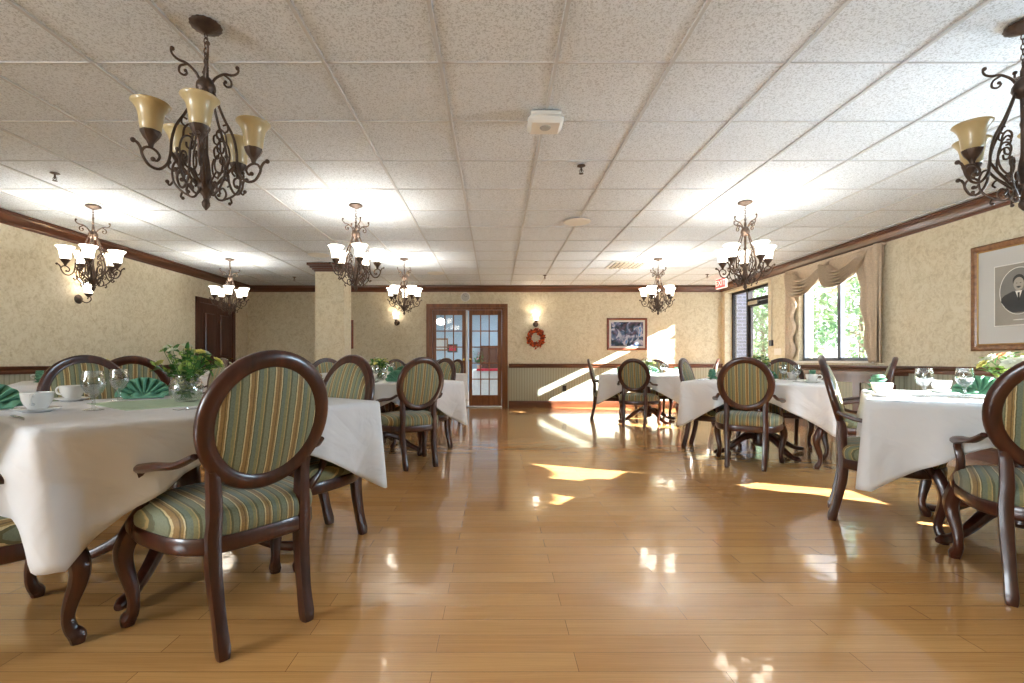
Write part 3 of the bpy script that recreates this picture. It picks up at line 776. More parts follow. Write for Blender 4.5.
# front right table
put('cup', at(0, 882, 396.5), 20, 'white cup and saucer at the left corner of the front right table')
put('napkin', (2.52, 3.14), 65, 'green napkin standing behind the cup on front right table')
put('goblet', (2.44, 2.70), 0, 'left goblet of two on the front right table')
put('goblet', (2.70, 2.73), 0, 'right goblet of two on the front right table, beside the green fan')
put('cup', (2.93, 3.12), 60, 'white cup between the two goblets of the front right table')
put('napkin', (2.96, 2.90), -38, 'green fan napkin beside the flowers on the front right table')
put('fork', (2.52, 2.52), 53, 'fork lying below the goblets on front right table')
put('knife', (2.62, 2.98), 110, 'knife lying between goblets on the front right table')
seatn = {0: 'right side', 1: 'far side', 2: 'left side', 3: 'near side'}
for k in ('T2', 'T3', 'T4', 'T5', 'T6', 'T8'):
    S = TABLES[k][2]/2; rot = TABLES[k][1]
    for q in range(4):
        if k in ('T3', 'T8', 'T4') and q == 0: pass
        a = q*pi/2; c, s = cos(a), sin(a)
        def U(r, t_): return tl(k, r*c-t_*s, r*s+t_*c)
        put('napkin', U(S-.16, 0), rot+math.degrees(a)-90, 'green fan napkin on the %s of the %s' % (seatn[q], TN[k]))
        put('goblet', U(S-.30, -.19), 0, 'water goblet on the %s of the %s' % (seatn[q], TN[k]))
        put('cup', U(S-.17, -.27), rot+math.degrees(a), 'white cup and saucer on the %s of the %s' % (seatn[q], TN[k]))
        if k in ('T2', 'T5', 'T6'):
            put('fork', U(S-.14, .17), rot+math.degrees(a)+90, 'fork on the %s of the %s' % (seatn[q], TN[k]))

# ------------------------------------------------------------------ flowers
def leaf_quad(mb, c, d, up, ln, wd, mi):
    d = Vector(d).normalized(); s = d.cross(Vector(up)).normalized(); n_ = s.cross(d); c = Vector(c)
    vs = [c, c+d*ln*.35+s*wd*.5+n_*.004, c+d*ln*.8+s*wd*.3, c+d*ln-n_*ln*.12, c+d*ln*.8-s*wd*.3, c+d*ln*.35-s*wd*.5+n_*.004, c+d*ln*.45-n_*wd*.12]
    mb.add(vs, [(0, 1, 6), (1, 2, 6), (2, 3, 6), (3, 4, 6), (4, 5, 6), (5, 0, 6)], mi)
def bouquet(loc, label, seed, mode, spread=.15, hgt=.16, z=.7665):
    rnd = random.Random(seed); t = thing('flower_bowl', label, 'flower arrangement', (loc[0], loc[1], z), 0, 'flower bowls on the tables')
    MB().lathe_open([(.0005, .004), (.04, .002), (.058, .015), (.074, .045), (.078, .075), (.068, .105), (.056, .125), (.052, .132), (.064, .14), (.062, .141), (.049, .131), (.065, .104), (.075, .075), (.071, .046), (.055, .018), (.0005, .008)], 28).build('glass_bowl', 'crystal', t)
    st = MB(); fo = MB(); fl = []
    for i in range(34 if mode != 'y' else 24):
        a = rnd.uniform(0, 2*pi); r = spread*sqrt(rnd.random()); hh = hgt*(1-.5*(r/spread)**2)*rnd.uniform(.75, 1.15)
        tip = Vector((r*cos(a), r*sin(a), .11+hh)); b = Vector((.025*cos(a+2), .025*sin(a+2), .02))
        st.tube([b, (tip.x*.35, tip.y*.35, .12), tip], [.002, .002, .0012], 5, 3)
        for k in range(9):
            q = rnd.uniform(.1, 1.0); p = b.lerp(tip, q) if q < .4 else Vector((tip.x*.35, tip.y*.35, .12)).lerp(tip, (q-.4)/.6)
            dd = Vector((rnd.uniform(-1, 1), rnd.uniform(-1, 1), rnd.uniform(-.3, .9)))
            leaf_quad(fo, p, dd, (rnd.random()-.5, rnd.random()-.5, 1), rnd.uniform(.028, .052), rnd.uniform(.016, .030), rnd.choice((0, 0, 1)) if mode != 'w' else rnd.choice((0, 1, 1)))
        if i % 2 == 0: fl.append((tip, (tip-b).normalized()))
    st.build('stems', 'leaf', t); fo.build('foliage', ['leaf', 'leaf_light'], t, ang=60)
    pal = {'g': ['petal_y', 'leaf_light', 'petal_w'], 'w': ['petal_w', 'petal_y', 'petal_w', 'petal_p'], 'y': ['petal_y', 'petal_y', 'petal_w']}[mode]
    for i, (p, d) in enumerate(fl):
        m = MB(); s = d.orthogonal().normalized(); w_ = d.cross(s); R = rnd.uniform(.030, .042) if mode == 'w' else rnd.uniform(.018, .028)
        for ring, (np_, tilt, rr) in enumerate(((7, .25, 1.0), (6, .7, .75), (4, 1.3, .45))):
            for k in range(np_):
                a = 2*pi*k/np_+ring*.4; dd = (s*cos(a)+w_*sin(a))+d*tilt
                leaf_quad(m, p, dd, d, R*rr*1.2, R*rr, 0)
        m.ball(tuple(p+d*.003), R*.22, 8)
        m.build('blossom', pal[i % len(pal)], t, ang=60)
    return t
bouquet((-1.56, 2.40), 'clear glass bowl of green foliage and pale blooms on the front left table', 3, 'g', .15, .17)
bouquet((2.90, 2.62), 'white and yellow lilies with greenery on the front right table', 5, 'w', .19, .13)
bouquet(TABLES['T2'][0], 'yellow green flowers in a bowl on the middle left table', 8, 'y', .11, .13)
bouquet(TABLES['T6'][0], 'yellow green flowers in a bowl on the middle right table', 9, 'g', .11, .14)
bouquet(TABLES['T5'][0], 'white and yellow flowers on the table below the garden painting', 10, 'w', .12, .13)
bouquet(TABLES['T4'][0], 'yellow flowers on the table nearest the french doors', 11, 'y', .10, .11)
bouquet(TABLES['T3'][0], 'yellow green flowers on the table along the left wall', 12, 'y', .10, .13)
bouquet(TABLES['T8'][0], 'pale flowers on the table near the dark panelled door', 13, 'g', .10, .11)

# ------------------------------------------------------------------ chandeliers
def spiral(c, r0, r1, a0, a1, n=14):
    return [(c[0]+(r0+(r1-r0)*i/n)*cos(a0+(a1-a0)*i/n), c[1]+(r0+(r1-r0)*i/n)*sin(a0+(a1-a0)*i/n)) for i in range(n+1)]
def rz3(pts, a): return [(r*cos(a), r*sin(a), z) for r, z in pts]
def rz4(pts, a): return [(r*.85*cos(a), r*.85*sin(a), z) for r, z in pts]
def shade_prof(): return [(.040, .0), (.047, .012), (.050, .04), (.054, .075), (.062, .105), (.076, .128), (.088, .140), (.086, .143), (.073, .131), (.058, .106), (.050, .075), (.046, .04), (.042, .014)]
def make_chandelier():
    # origin at the ceiling, z measured down
    t = thing('chandelier', 'x', 'chandelier')
    MB().lathe([(.0005, 0), (.066, 0), (.068, -.006), (.062, -.014), (.046, -.020), (.030, -.028), (.014, -.036), (.0005, -.040)], 32, (0, 0, 0), 0, .03, 16).build('canopy', 'iron', t)
    ch = MB()
    z = -.036; i = 0
    while z > -.16:
        c, s = (1, 0) if i % 2 else (0, 1)
        pts = [(c*.009*cos(q), s*.009*cos(q), z-.014+.016*sin(q)) for q in [2*pi*k/10 for k in range(11)]]
        ch.tube(pts, .0026, 6, 1); z -= .024; i += 1
    ch.build('chain', 'iron', t)
    MB().lathe([(.0005, -.165), (.008, -.17), (.006, -.19), (.012, -.21), (.012, -.24), (.03, -.26), (.040, -.28), (.042, -.30), (.030, -.325), (.012, -.34), (.010, -.44), (.014, -.46), (.010, -.48), (.010, -.60), (.016, -.64), (.022, -.70), (.030, -.73), (.036, -.755), (.030, -.78), (.014, -.80), (.010, -.815), (.018, -.83), (.016, -.845), (.006, -.86), (.0005, -.866)], 16).build('stem', 'iron', t)
    for k in range(4):
        a = 2*pi*k/4+.6; m = MB()
        m.tube(rz3([(.02, -.275), (.04, -.235), (.075, -.205), (.105, -.20), (.128, -.185), (.135, -.165), (.128, -.155)], a), [.006, .006, .006, .006, .005, .005, .005], 7, 4)
        m.ball(((.13)*cos(a), .13*sin(a), -.157), .010)
        m.tube(rz3([(.07, -.207), (.10, -.225), (.104, -.252), (.086, -.262), (.074, -.250), (.080, -.238)], a), .005, 7, 4); m.ball((.080*cos(a), .080*sin(a), -.240), .008)
        m.build('crown_scroll', 'iron', t)
    for k in range(5):
        a = 2*pi*k/5-1.13; m = MB()
        # pear-shaped cage bar flowing out into the arm loop and its outer curl
        m.tube(rz3([(.030, -.30), (.045, -.345), (.078, -.43), (.118, -.51), (.134, -.58), (.138, -.64), (.150, -.69), (.180, -.722), (.215, -.715), (.238, -.68), (.245, -.65), (.256, -.63), (.268, -.622)], a), [.006]*13, 8, 4)
        m.ball((.272*cos(a), .272*sin(a), -.622), .011)
        m.tube(rz3([(.243, -.665), (.232, -.642), (.210, -.636), (.188, -.648), (.178, -.668), (.188, -.688), (.203, -.684)], a), .0055, 8, 4); m.ball((.202*cos(a), .202*sin(a), -.684), .010)
        # brace to the lower hub
        m.tube(rz3([(.136, -.63), (.110, -.67), (.075, -.71), (.045, -.745), (.030, -.758)], a), [.005, .006, .007, .007, .006], 7, 4)
        # inner scrolls of the cage
        m.tube(rz3([(.050, -.605), (.038, -.64), (.044, -.68), (.070, -.685), (.096, -.65), (.104, -.60), (.090, -.55), (.064, -.54), (.049, -.565), (.057, -.595), (.075, -.592), (.078, -.57)], a), .0045, 7, 3)
        m.tube(rz3([(.090, -.55), (.086, -.51), (.066, -.485), (.048, -.498), (.050, -.525), (.067, -.528)], a), .0045, 7, 3)
        m.tube(rz3([(.080, -.50), (.096, -.488), (.092, -.462), (.074, -.466)], a), .004, 6, 3)
        arm = m.build('arm', 'iron', t)
        h = MB(); h.lathe([(.0005, -.636), (.009, -.634), (.011, -.622), (.017, -.61), (.029, -.594), (.038, -.576), (.040, -.567), (.033, -.565), (.0005, -.566)], 20, (.210*cos(a), .210*sin(a), 0), 0, .05, 12); h.build('shade_cup', 'iron', arm)
        # lower basket scroll
        b = a+pi/5; m = MB()
        m.tube(rz4([(.030, -.76), (.055, -.80), (.085, -.80), (.100, -.77), (.085, -.745), (.066, -.757), (.072, -.775)], b), .005, 7, 4)
        m.tube(rz4([(.085, -.80), (.13, -.775), (.165, -.735), (.172, -.685), (.160, -.65), (.140, -.642), (.130, -.660), (.145, -.675)], b), .005, 7, 4)
        m.tube(rz4([(.165, -.735), (.185, -.755), (.195, -.74)], b), .0045, 6, 4); m.ball((.167*cos(b), .167*sin(b), -.738), .009)
        m.tube(rz4([(.172, -.685), (.19, -.67), (.186, -.65)], b), .0045, 6, 4); m.ball((.158*cos(b), .158*sin(b), -.648), .009)
        m.tube(rz4([(.120, -.782), (.128, -.805), (.118, -.81)], b), .0045, 6, 3); m.ball((.100*cos(b), .100*sin(b), -.812), .008)
        m.tube(rz4([(.030, -.75), (.07, -.72), (.10, -.70), (.118, -.72), (.105, -.735)], b), .0045, 6, 3)
        m.build('basket_scroll', 'iron', t)
        s = MB(); s.lathe_open([(r*.86, z_*.86-.567) for r, z_ in shade_prof()], 28, (.210*cos(a), .210*sin(a), 0)); s.build('lamp_shade', 'shade_off', t, ang=80)
    return t
ch0 = make_chandelier(); index()
CHN = [(-1.348, 2.215, 0, 'unlit scrolled iron chandelier with amber glass shades, upper left, the largest'),
       (2.47, 2.22, 0, 'unlit chandelier cut by the upper right frame edge'),
       (-4.07, 4.81, 1, 'lit chandelier hanging beside the left wall sconce'), (-1.40, 4.78, 1, 'lit chandelier hanging before the square column'),
       (2.47, 4.69, 1, 'lit chandelier hanging before the glass entry and window'), (-4.08, 7.31, 1, 'lit chandelier in front of the dark panelled door'),
       (-1.39, 7.28, 1, 'lit chandelier between the column and french doors'), (2.50, 7.28, 1, 'lit chandelier above the garden painting')]
lightdata = bpy.data.lights.new('bulb', 'POINT'); lightdata.energy = 2.5; lightdata.color = (.92, .97, 1); lightdata.shadow_soft_size = .03
for i, (x, y, on, lab) in enumerate(CHN):
    rot = [0, .35, .1, .02, -.25, .0, .3, .05][i]
    if i == 0: r = ch0; r.location = (x, y, CEIL); r['label'] = lab; r['group'] = 'scrolled iron chandeliers'
    else: r = dup(ch0, (x, y, CEIL), rot, lab, 'scrolled iron chandeliers')
    if on:
        for c in [c for c in bpy.data.objects if c.parent == r and c.name.startswith('lamp_shade')]:
            c.material_slots[0].link = 'OBJECT'; c.material_slots[0].material = M['shade_on']
        for k in range(5):
            a = 2*pi*k/5-1.13+rot
            l = bpy.data.objects.new('bulb_light', lightdata); COL.objects.link(l); l.location = (x+.21*cos(a), y+.21*sin(a), CEIL-.475)

# ------------------------------------------------------------------ sconces
def make_sconce():
    # local: wall plane at y=0, room side = -y
    t = thing('wall_sconce', 'x', 'wall lamp')
    b = MB(); b.lathe([(.0005, .0), (.055, 0), (.058, .008), (.045, .022), (.020, .034), (.0005, .04)], 24); b.xf(Matrix.Rotation(radians(90), 4, 'X')); b.build('backplate', 'iron', t)
    m = MB(); m.tube([(0, -.02, 0), (0, -.06, -.03), (0, -.11, -.045), (0, -.155, -.02), (0, -.16, .015), (0, -.135, .03), (0, -.12, .01)], .006, 8, 4); m.ball((0, -.12, .01), .009)
    m.lathe([(.0005, .02), (.012, .025), (.03, .045), (.044, .065), (.046, .072), (.0005, .07)], 20, (0, -.13, .0)); m.build('arm', 'iron', t)
    MB().lathe_open([(r*.85, z_*.85+.07) for r, z_ in shade_prof()], 24, (0, -.13, 0)).build('lamp_shade', 'shade_on', t, ang=80)
    return t
sc0 = make_sconce(); index()
sd = bpy.data.lights.new('sconce_bulb', 'POINT'); sd.energy = 1.8; sd.color = (1, .86, .68); sd.shadow_soft_size = .03
SCN = [((.85, YB, 1.74), 0, 'lit wall sconce above the autumn wreath'), ((-2.05, YB, 1.77), 0, 'lit wall sconce left of the french doors'), ((XL, 5.89, 1.74), radians(90), 'lit wall sconce on the left wall behind the chandelier')]
for i, (loc, rot, lab) in enumerate(SCN):
    if i == 0: r = sc0; r.location = loc; r['label'] = lab; r['group'] = 'wall sconces'
    else: r = dup(sc0, loc, rot, lab, 'wall sconces')
    l = bpy.data.objects.new('sconce_light', sd); COL.objects.link(l)
    d = Vector((0, -.13, .15)); d.rotate(Matrix.Rotation(rot, 3, 'Z').to_euler()); l.location = Vector(loc)+d

# ------------------------------------------------------------------ wall things
def frame_on_back(name, x0, x1, z0, z1, fw, mat, parent, y=YB): pass
# garden painting
cx_, cz_ = 2.76, 1.535; hw, hh = .42, .335
t = thing('framed_painting', 'dark blue garden painting in a red-brown wood frame on the back wall', 'painting', (cx_, YB, cz_))
def ring_frame(hw, hh, fw, d, mat, par, name='frame', y=0):
    m = MB(); pr = [(0, 0), (0, d*.7), (fw*.25, d), (fw*.7, d*.8), (fw, d*.4), (fw, 0)]
    cs = [(-1, -1), (1, -1), (1, 1), (-1, 1)]; vs = []
    for sx, sz in cs:
        for r, q in pr: vs.append((sx*(hw-r), y-q, sz*(hh-r)))
    k = len(pr); fs = [(i*k+q, ((i+1) % 4)*k+q, ((i+1) % 4)*k+q+1, i*k+q+1) for i in range(4) for q in range(k-1)]
    m.add(vs, [f[::-1] for f in fs]); return m
ring_frame(hw, hh, .045, .03, 0, t).build('frame', 'redwood', t, ang=20)
MB().box((-hw+.04, -.012, -hh+.04), (hw-.04, -.002, hh-.04)).build('mat_board', 'mat_board', t, smooth_=False)
MB().box((-hw+.085, -.016, -hh+.085), (hw-.085, -.012, hh-.085)).build('canvas', 'painting', t, smooth_=False)
# partly hidden picture by the column
t = thing('framed_picture', 'narrow brown framed picture just right of the square column', 'picture', (-3.2, YB, 1.53))
ring_frame(.24, .30, .045, .03, 0, t).build('frame', 'redwood', t, ang=20)
MB().box((-.2, -.012, -.26), (.2, -.002, .26)).build('canvas', 'painting', t, smooth_=False)
# portrait on the right wall (built facing -y then turned)
t = thing('framed_portrait', 'oak framed black-and-white oval portrait of a suited person on the right wall', 'portrait', (XR, 4.29, 1.58), radians(-90))
ring_frame(.43, .51, .06, .035, 0, t).build('frame', 'oak', t, ang=20)
ring_frame(.375, .455, .016, .022, 0, t).build('frame_lip', 'gilt', t, ang=20)
MB().box((-.37, -.014, -.45), (.37, -.002, .45)).build('mat_board', 'mat_board', t, smooth_=False)
MB().box((-.215, -.017, -.285), (.215, -.014, .285)).build('mat_bevel', 'photo_white', t, smooth_=False)
ph = MB().box((-.205, -.019, -.275), (.205, -.017, .275)).build('photo_print', 'photo_bg', t, smooth_=False)
def disc(cx, cz, rx, rz_, y, n=40, mi=0): return [(cx+rx*cos(2*pi*i/n), y, cz+rz_*sin(2*pi*i/n)) for i in range(n)], [tuple(range(n))]
pf = MB(); pf.add(*disc(0, .03, .165, .215, -.0195), mi=0); pf.add(*disc(0, .03, .158, .208, -.0197), mi=1)
n = 30; suit = [(-.150, -.03), (-.150, -.06), (-.11, -.12), (-.05, -.165), (.05, -.165), (.11, -.12), (.150, -.06), (.150, -.03), (.12, 0), (.05, .03), (0, .02), (-.05, .03), (-.12, 0)]
pf.add([(x, -.0200, z) for x, z in suit], [tuple(range(len(suit)))], 2)
pf.add([(-.028, -.0203, .03), (.028, -.0203, .03), (0, -.0203, -.06)], [(0, 1, 2)], 5)
pf.add([(-.009, -.0205, .015), (.009, -.0205, .015), (.008, -.0205, -.06), (-.008, -.0205, -.06)], [(0, 1, 2, 3)], 4)
pf.add(*disc(0, .122, .050, .056, -.0203), mi=4); pf.add(*disc(0, .092, .043, .060, -.0206), mi=3)
pf.add(*disc(-.016, .10, .007, .003, -.0208, 12), mi=4); pf.add(*disc(.016, .10, .007, .003, -.0208, 12), mi=4)
pf.add(*disc(0, .066, .020, .006, -.0208, 12), mi=4); pf.add(*disc(0, .057, .012, .003, -.0209, 12), mi=2)
pf.add(*disc(0, -.232, .05, .005, -.0195, 12), mi=5)
pf.build('portrait_image', ['photo_white', 'photo_oval', 'photo_suit', 'photo_skin', 'photo_hair', 'photo_white'], ph, smooth_=False)
# clock
t = thing('wall_clock', 'round white wall clock above the french doors', 'clock', (-.62, YB, 2.31))
R90 = Matrix.Rotation(radians(90), 4, 'X')
MB().lathe([(.0005, 0), (.098, 0), (.100, .015), (.094, .03), (.084, .03), (.082, .02), (.0005, .02)], 36).xf(R90).build('rim', 'white_plastic', t)
MB().lathe([(.0005, .0205), (.082, .0205), (.0005, .022)], 36).xf(R90).build('clock_face', 'mat_board', t)
m = MB()
for k in range(12):
    a = k*pi/6; m.box((.07*sin(a)-.003, -.0235, .07*cos(a)-.003), (.07*sin(a)+.003, -.0225, .07*cos(a)+.003))
m.tube([(0, -.024, 0), (.04, -.024, .018)], .003, 6, 1); m.tube([(0, -.024, 0), (-.035, -.024, .05)], .0022, 6, 1)
m.build('clock_hands', 'black', t)
# wreath
t = thing('autumn_wreath', 'orange autumn leaf wreath under the wall sconce', 'wreath', (.85, YB, 1.455))
rnd = random.Random(4); m = MB(); ctr = MB()
for i in range(330):
    a = rnd.uniform(0, 2*pi); r = .125+rnd.gauss(0, .022); d = Vector((cos(a+rnd.uniform(-1.3, 1.3)), rnd.uniform(-.9, .1), sin(a+rnd.uniform(-1.3, 1.3))))
    leaf_quad(m, (r*cos(a), -.03-rnd.random()*.03, r*sin(a)), d, (rnd.random()-.5, -1, rnd.random()-.5), rnd.uniform(.04, .07), .04, rnd.choice((0, 0, 1)))
m.build('leaves', ['autumn', 'autumn_d'], t, ang=60)
pts = [(.12*cos(2*pi*i/24), -.025, .12*sin(2*pi*i/24)) for i in range(25)]; MB().tube(pts, .018, 8, 1).build('vine_ring', 'bark', t)
# exit sign hung from the ceiling
t = thing('exit_sign', 'red and white EXIT sign hanging near the back right corner', 'exit sign', (4.26, 8.93, 2.44), radians(-82))
MB().box((-.15, -.022, -.10), (.15, .022, .09), 0, .004).build('housing', 'exit_white', t)
MB().box((-.03, -.02, .09), (.03, .02, .10)).build('bracket', 'white_plastic', t, smooth_=False)
MB().box((-.142, -.0245, -.09), (.142, -.022, .08)).build('sign_face', 'exit_red', t, smooth_=False)
tx = bpy.data.curves.new('exit_letters', 'FONT'); tx.body = 'EXIT'; tx.size = .15; tx.align_x = 'CENTER'; tx.align_y = 'CENTER'; tx.extrude = .001
to0 = bpy.data.objects.new('letters_source', tx); COL.objects.link(to0); bpy.context.view_layer.update()
me_ = bpy.data.meshes.new_from_object(to0.evaluated_get(bpy.context.evaluated_depsgraph_get())); bpy.data.objects.remove(to0)
to = bpy.data.objects.new('lettering', me_); COL.objects.link(to); to.parent = t; to.location = (0, -.026, -.005); to.rotation_euler = (radians(90), 0, 0); me_.materials.clear(); me_.materials.append(M['exit_white'])
# small things on the wall by the entry
t = thing('wall_notice', 'small white paper notice on the wall between entry and window', 'notice', (XR, 7.98, 1.13), radians(-90))
MB().box((-.10, -.004, -.055), (.10, 0, .055)).build('paper', 'white_plastic', t, smooth_=False)
t = thing('alarm_box', 'small grey alarm control box above the paper notice', 'alarm', (XR, 8.14, 1.28), radians(-90))
MB().box((-.04, -.04, -.05), (.04, 0, .05), 0, .006).build('housing', 'alu_grey', t)
MB().tube([(0, -.012, .05), (0, -.012, 1.12)], .008, 8, 1).build('conduit', 'reveal', t)
# electric outlet on back wainscot
o = MB().box((-.04, -.008, -.06), (.04, 0, .06), 0, .003).build('wall_outlet', 'black'); o.location = (1.45, YB, .40); tag(o, 'dark outlet plate low on the sage back wall', 'outlet')

# ------------------------------------------------------------------ ceiling things
t = thing('smoke_detector', 'boxy white ceiling detector above the aisle', 'detector', (.32, 3.04, CEIL))
MB().box((-.095, -.085, -.028), (.095, .085, -.002), 0, .008).build('base', 'white_plastic', t)
MB().box((-.112, -.10, -.080), (.112, .10, -.026), 0, .024).build('cover', 'white_plastic', t)
MB().lathe([(.0005, -.088), (.03, -.086), (.036, -.080), (.0005, -.076)], 20, (0, -.01, 0)).build('lens', 'speaker', t)
def sprinkler_mesh():
    m = MB(); m.lathe([(.0005, -.003), (.032, -.003), (.034, -.008), (.014, -.016), (.0005, -.016)], 20); m.lathe([(.007, -.014), (.007, -.04), (.004, -.055), (.0005, -.056)], 10)
    m.tube([(.008, 0, -.035), (.016, 0, -.05), (.006, 0, -.066)], .0022, 6, 3); m.tube([(-.008, 0, -.035), (-.016, 0, -.05), (-.006, 0, -.066)], .0022, 6, 3)
    m.lathe([(.0005, -.066), (.018, -.067), (.018, -.07), (.0005, -.07)], 14); return m
SP = [(.69, 3.80, 'sprinkler head between the ceiling detector and the round speaker'), (.91, 8.67, 'sprinkler head near the back wall above the aisle'), (-3.66, 3.95, 'sprinkler head left of the unlit large chandelier'),
      (-3.74, 8.85, 'sprinkler head between left chandelier and square column'), (3.83, 8.57, 'sprinkler head left of the exit sign')]
s0 = sprinkler_mesh().build('ceiling_sprinkler', 'iron')
for i, (x, y, lab) in enumerate(SP):
    o = s0 if i == 0 else s0.copy()
    if i: COL.objects.link(o)
    o.location = (x, y, CEIL); tag(o, lab, 'sprinkler', 'ceiling sprinklers')
def round_speaker(x, y, lab, r=.15):
    t = thing('ceiling_speaker', lab, 'ceiling speaker', (x, y, CEIL), 0, 'round ceiling grilles')
    MB().lathe([(r*.8, -.002), (r, -.002), (r*1.02, -.006), (r*.9, -.014), (r*.8, -.012)], 32).build('rim', 'white_plastic', t)
    m = MB(); m.lathe([(.0005, -.006), (r*.5, -.008), (r*.8, -.0045), (r*.8, -.003), (.0005, -.003)], 32); m.build('grille', 'speaker', t)
round_speaker(.92, 5.33, 'round white ceiling speaker beyond the detector'); round_speaker(-2.60, 7.0, 'round ceiling grille in front of the square column'); round_speaker(-1.05, 8.45, 'round ceiling grille before the french doors')
t = thing('air_vent', 'square louvred ceiling vent before the lit chandelier by the painting', 'vent', (2.15, 7.75, CEIL))
m = MB()
for a in (.29, .27): pass
m.box((-.295, -.295, -.012), (.295, -.25, -.002)).box((-.295, .25, -.012), (.295, .295, -.002)).box((-.295, -.25, -.012), (-.25, .25, -.002)).box((.25, -.25, -.012), (.295, .25, -.002)); m.build('frame', 'white_plastic', t, smooth_=False)
m = MB()
for k in range(7):
    x = -.22+k*.073; m.add([(x, -.25, -.003), (x+.004, -.25, -.003), (x+.032, -.25, -.020), (x+.028, -.25, -.020), (x, .25, -.003), (x+.004, .25, -.003), (x+.032, .25, -.020), (x+.028, .25, -.020)], [(0, 1, 2, 3), (7, 6, 5, 4), (0, 4, 5, 1), (1, 5, 6, 2), (2, 6, 7, 3), (3, 7, 4, 0)])
m.build('louvres', 'reveal', t, smooth_=False)
MB().box((-.25, -.25, -.001), (.25, .25, .001)).build('duct', 'black', t, smooth_=False)

# ------------------------------------------------------------------ lobby beyond the french doors
LY = 15.2
lob = MB(); lob.box((-4, YB+T, -.1), (3, LY, 0)); struct(lob.build('floor_lobby', 'concrete', smooth_=False))
m = MB(); m.box((-4, LY, 0), (3, LY+.1, 2.7)).box((-4.1, YB+T, 0), (-4, LY, 2.7)).box((3, YB+T, 0), (3.1, LY, 2.7)); struct(m.build('wall_lobby', 'blue_wall', smooth_=False))
struct(MB().box((-4, YB+T, 2.7), (3, LY, 2.8)).build('ceiling_lobby', 'white_plastic', smooth_=False))
ll = bpy.data.lights.new('lobby_lamp', 'AREA'); ll.energy = 45; ll.color = (.86, .93, 1); ll.size = 1.2
l = bpy.data.objects.new('lobby_lamp', ll); COL.objects.link(l); l.location = (-1.4, 12.0, 2.68)
l2 = l.copy(); COL.objects.link(l2); l2.location = (1.2, 13.4, 2.68)
t = thing('pendant_lamp', 'glowing pendant lamp in the lobby seen through the left glazed door', 'lamp', (-1.55, 13.6, 2.7))
MB().tube([(0, 0, 0), (0, 0, -.5)], .008, 6, 1).build('rod', 'iron', t)
MB().lathe([(.0005, -.5), (.05, -.51), (.12, -.56), (.14, -.62), (.10, -.68), (.0005, -.70)], 24).build('lamp_shade', 'shade_on', t)
t = thing('lobby_table', 'lobby table covered with white cloth seen through right glazed door', 'table', (-.1, 12.75, 0))
m = MB(); m.box((-.5, -.3, .02), (.5, .3, .76), 0, .03); m.build('cloth', 'linen', t)
o = MB().box((-.44, -.315, 0), (.44, .31, .004)).build('table_runner', 'red_cloth', None, smooth_=False)
o = bpy.data.objects[o.name]; o.location = (-.04, 12.75, .762); tag(o, 'red runner on the lobby table beyond the glass doors', 'table runner')
MB().box((-.44, -.325, -.05), (.44, -.302, .0)).build('hanging_edge', 'red_cloth', o, smooth_=False)
t = thing('potted_plant', 'green plant with red blooms on the lobby table', 'plant', (-.42, 12.72, .762))
MB().lathe([(.0005, 0), (.05, 0), (.07, .10), (.065, .10), (.0005, .09)], 16).build('pot', 'tan_stone', t)
fo = MB(); rnd = random.Random(2)
for i in range(160):
    p = Vector((rnd.gauss(0, .06), rnd.gauss(0, .06), .16+abs(rnd.gauss(0, .1)))); leaf_quad(fo, p, (rnd.uniform(-1, 1), rnd.uniform(-1, 1), rnd.uniform(-.2, 1)), (0, 0, 1), .07, .03, 1 if rnd.random() < .12 else 0)
fo.build('foliage', ['leaf', 'red_cloth'], t, ang=60)
for i, (x, z, hw_, hh_, mt, lab) in enumerate(((-1.72, 1.5, .22, .20, 'painting', 'pale framed picture on the lobby wall behind the left glazed door'), (-1.36, 1.38, .16, .13, 'red_cloth', 'dark framed picture with red centre on the lobby wall'))):
    t = thing('framed_picture', lab, 'picture', (x, LY, z))
    ring_frame(hw_, hh_, .05, .03, 0, t).build('frame', 'black' if i else 'oak', t, ang=20)
    MB().box((-hw_+.04, -.012, -hh_+.04), (hw_-.04, -.002, hh_-.04)).build('canvas', mt if i else 'mat_board', t, smooth_=False)
t = thing('lobby_cabinet', 'dark wood cabinet against the lobby wall', 'cabinet', (.1, LY-.25, 0))
MB().box((-.55, -.2, 0), (.55, .24, 1.45), 0, .01).build('body', 'darkdoor', t)
for s in (-1, 1): MB().box((s*.27-.24, -.22, .1), (s*.27+.24, -.2, 1.38), 0, .006).build('door', 'darkdoor', t)

# ------------------------------------------------------------------ outside
gr = MB(); gr.box((XR+T, -30, -.25), (60, 45, -.05)); struct(gr.build('ground', 'concrete', smooth_=False))
m = MB(); m.box((-40, -40, -.25), (XR+T, YF-T, -.05)); struct(m.build('ground_rear', 'concrete', smooth_=False))
m = MB(); m.box((XR+T, 10.35, -.05), (5.52, 10.6, 3.2)); struct(m.build('wall_outside', 'brick', smooth_=False))
m = MB(); m.box((8.0, 8.22, -.05), (8.3, 9.9, 4.3)); o = m.build('added_sun_screen', 'brick', smooth_=False); tag(o, 'unseen brick wall added outside to keep sun off the sidelight', 'wall')  # added out of view to shade the sidelight and the brick wing
m = MB(); m.box((9.2, 8.5, -.05), (9.85, 9.15, 2.1)).box((9.05, 8.35, 2.1), (10.0, 9.3, 2.35)); m.box((9.1, 8.4, -.05), (9.95, 9.25, .2))
o = m.build('stone_pillar', 'tan_stone', smooth_=False); tag(o, 'tan stone gate pillar outside the draped window', 'pillar')
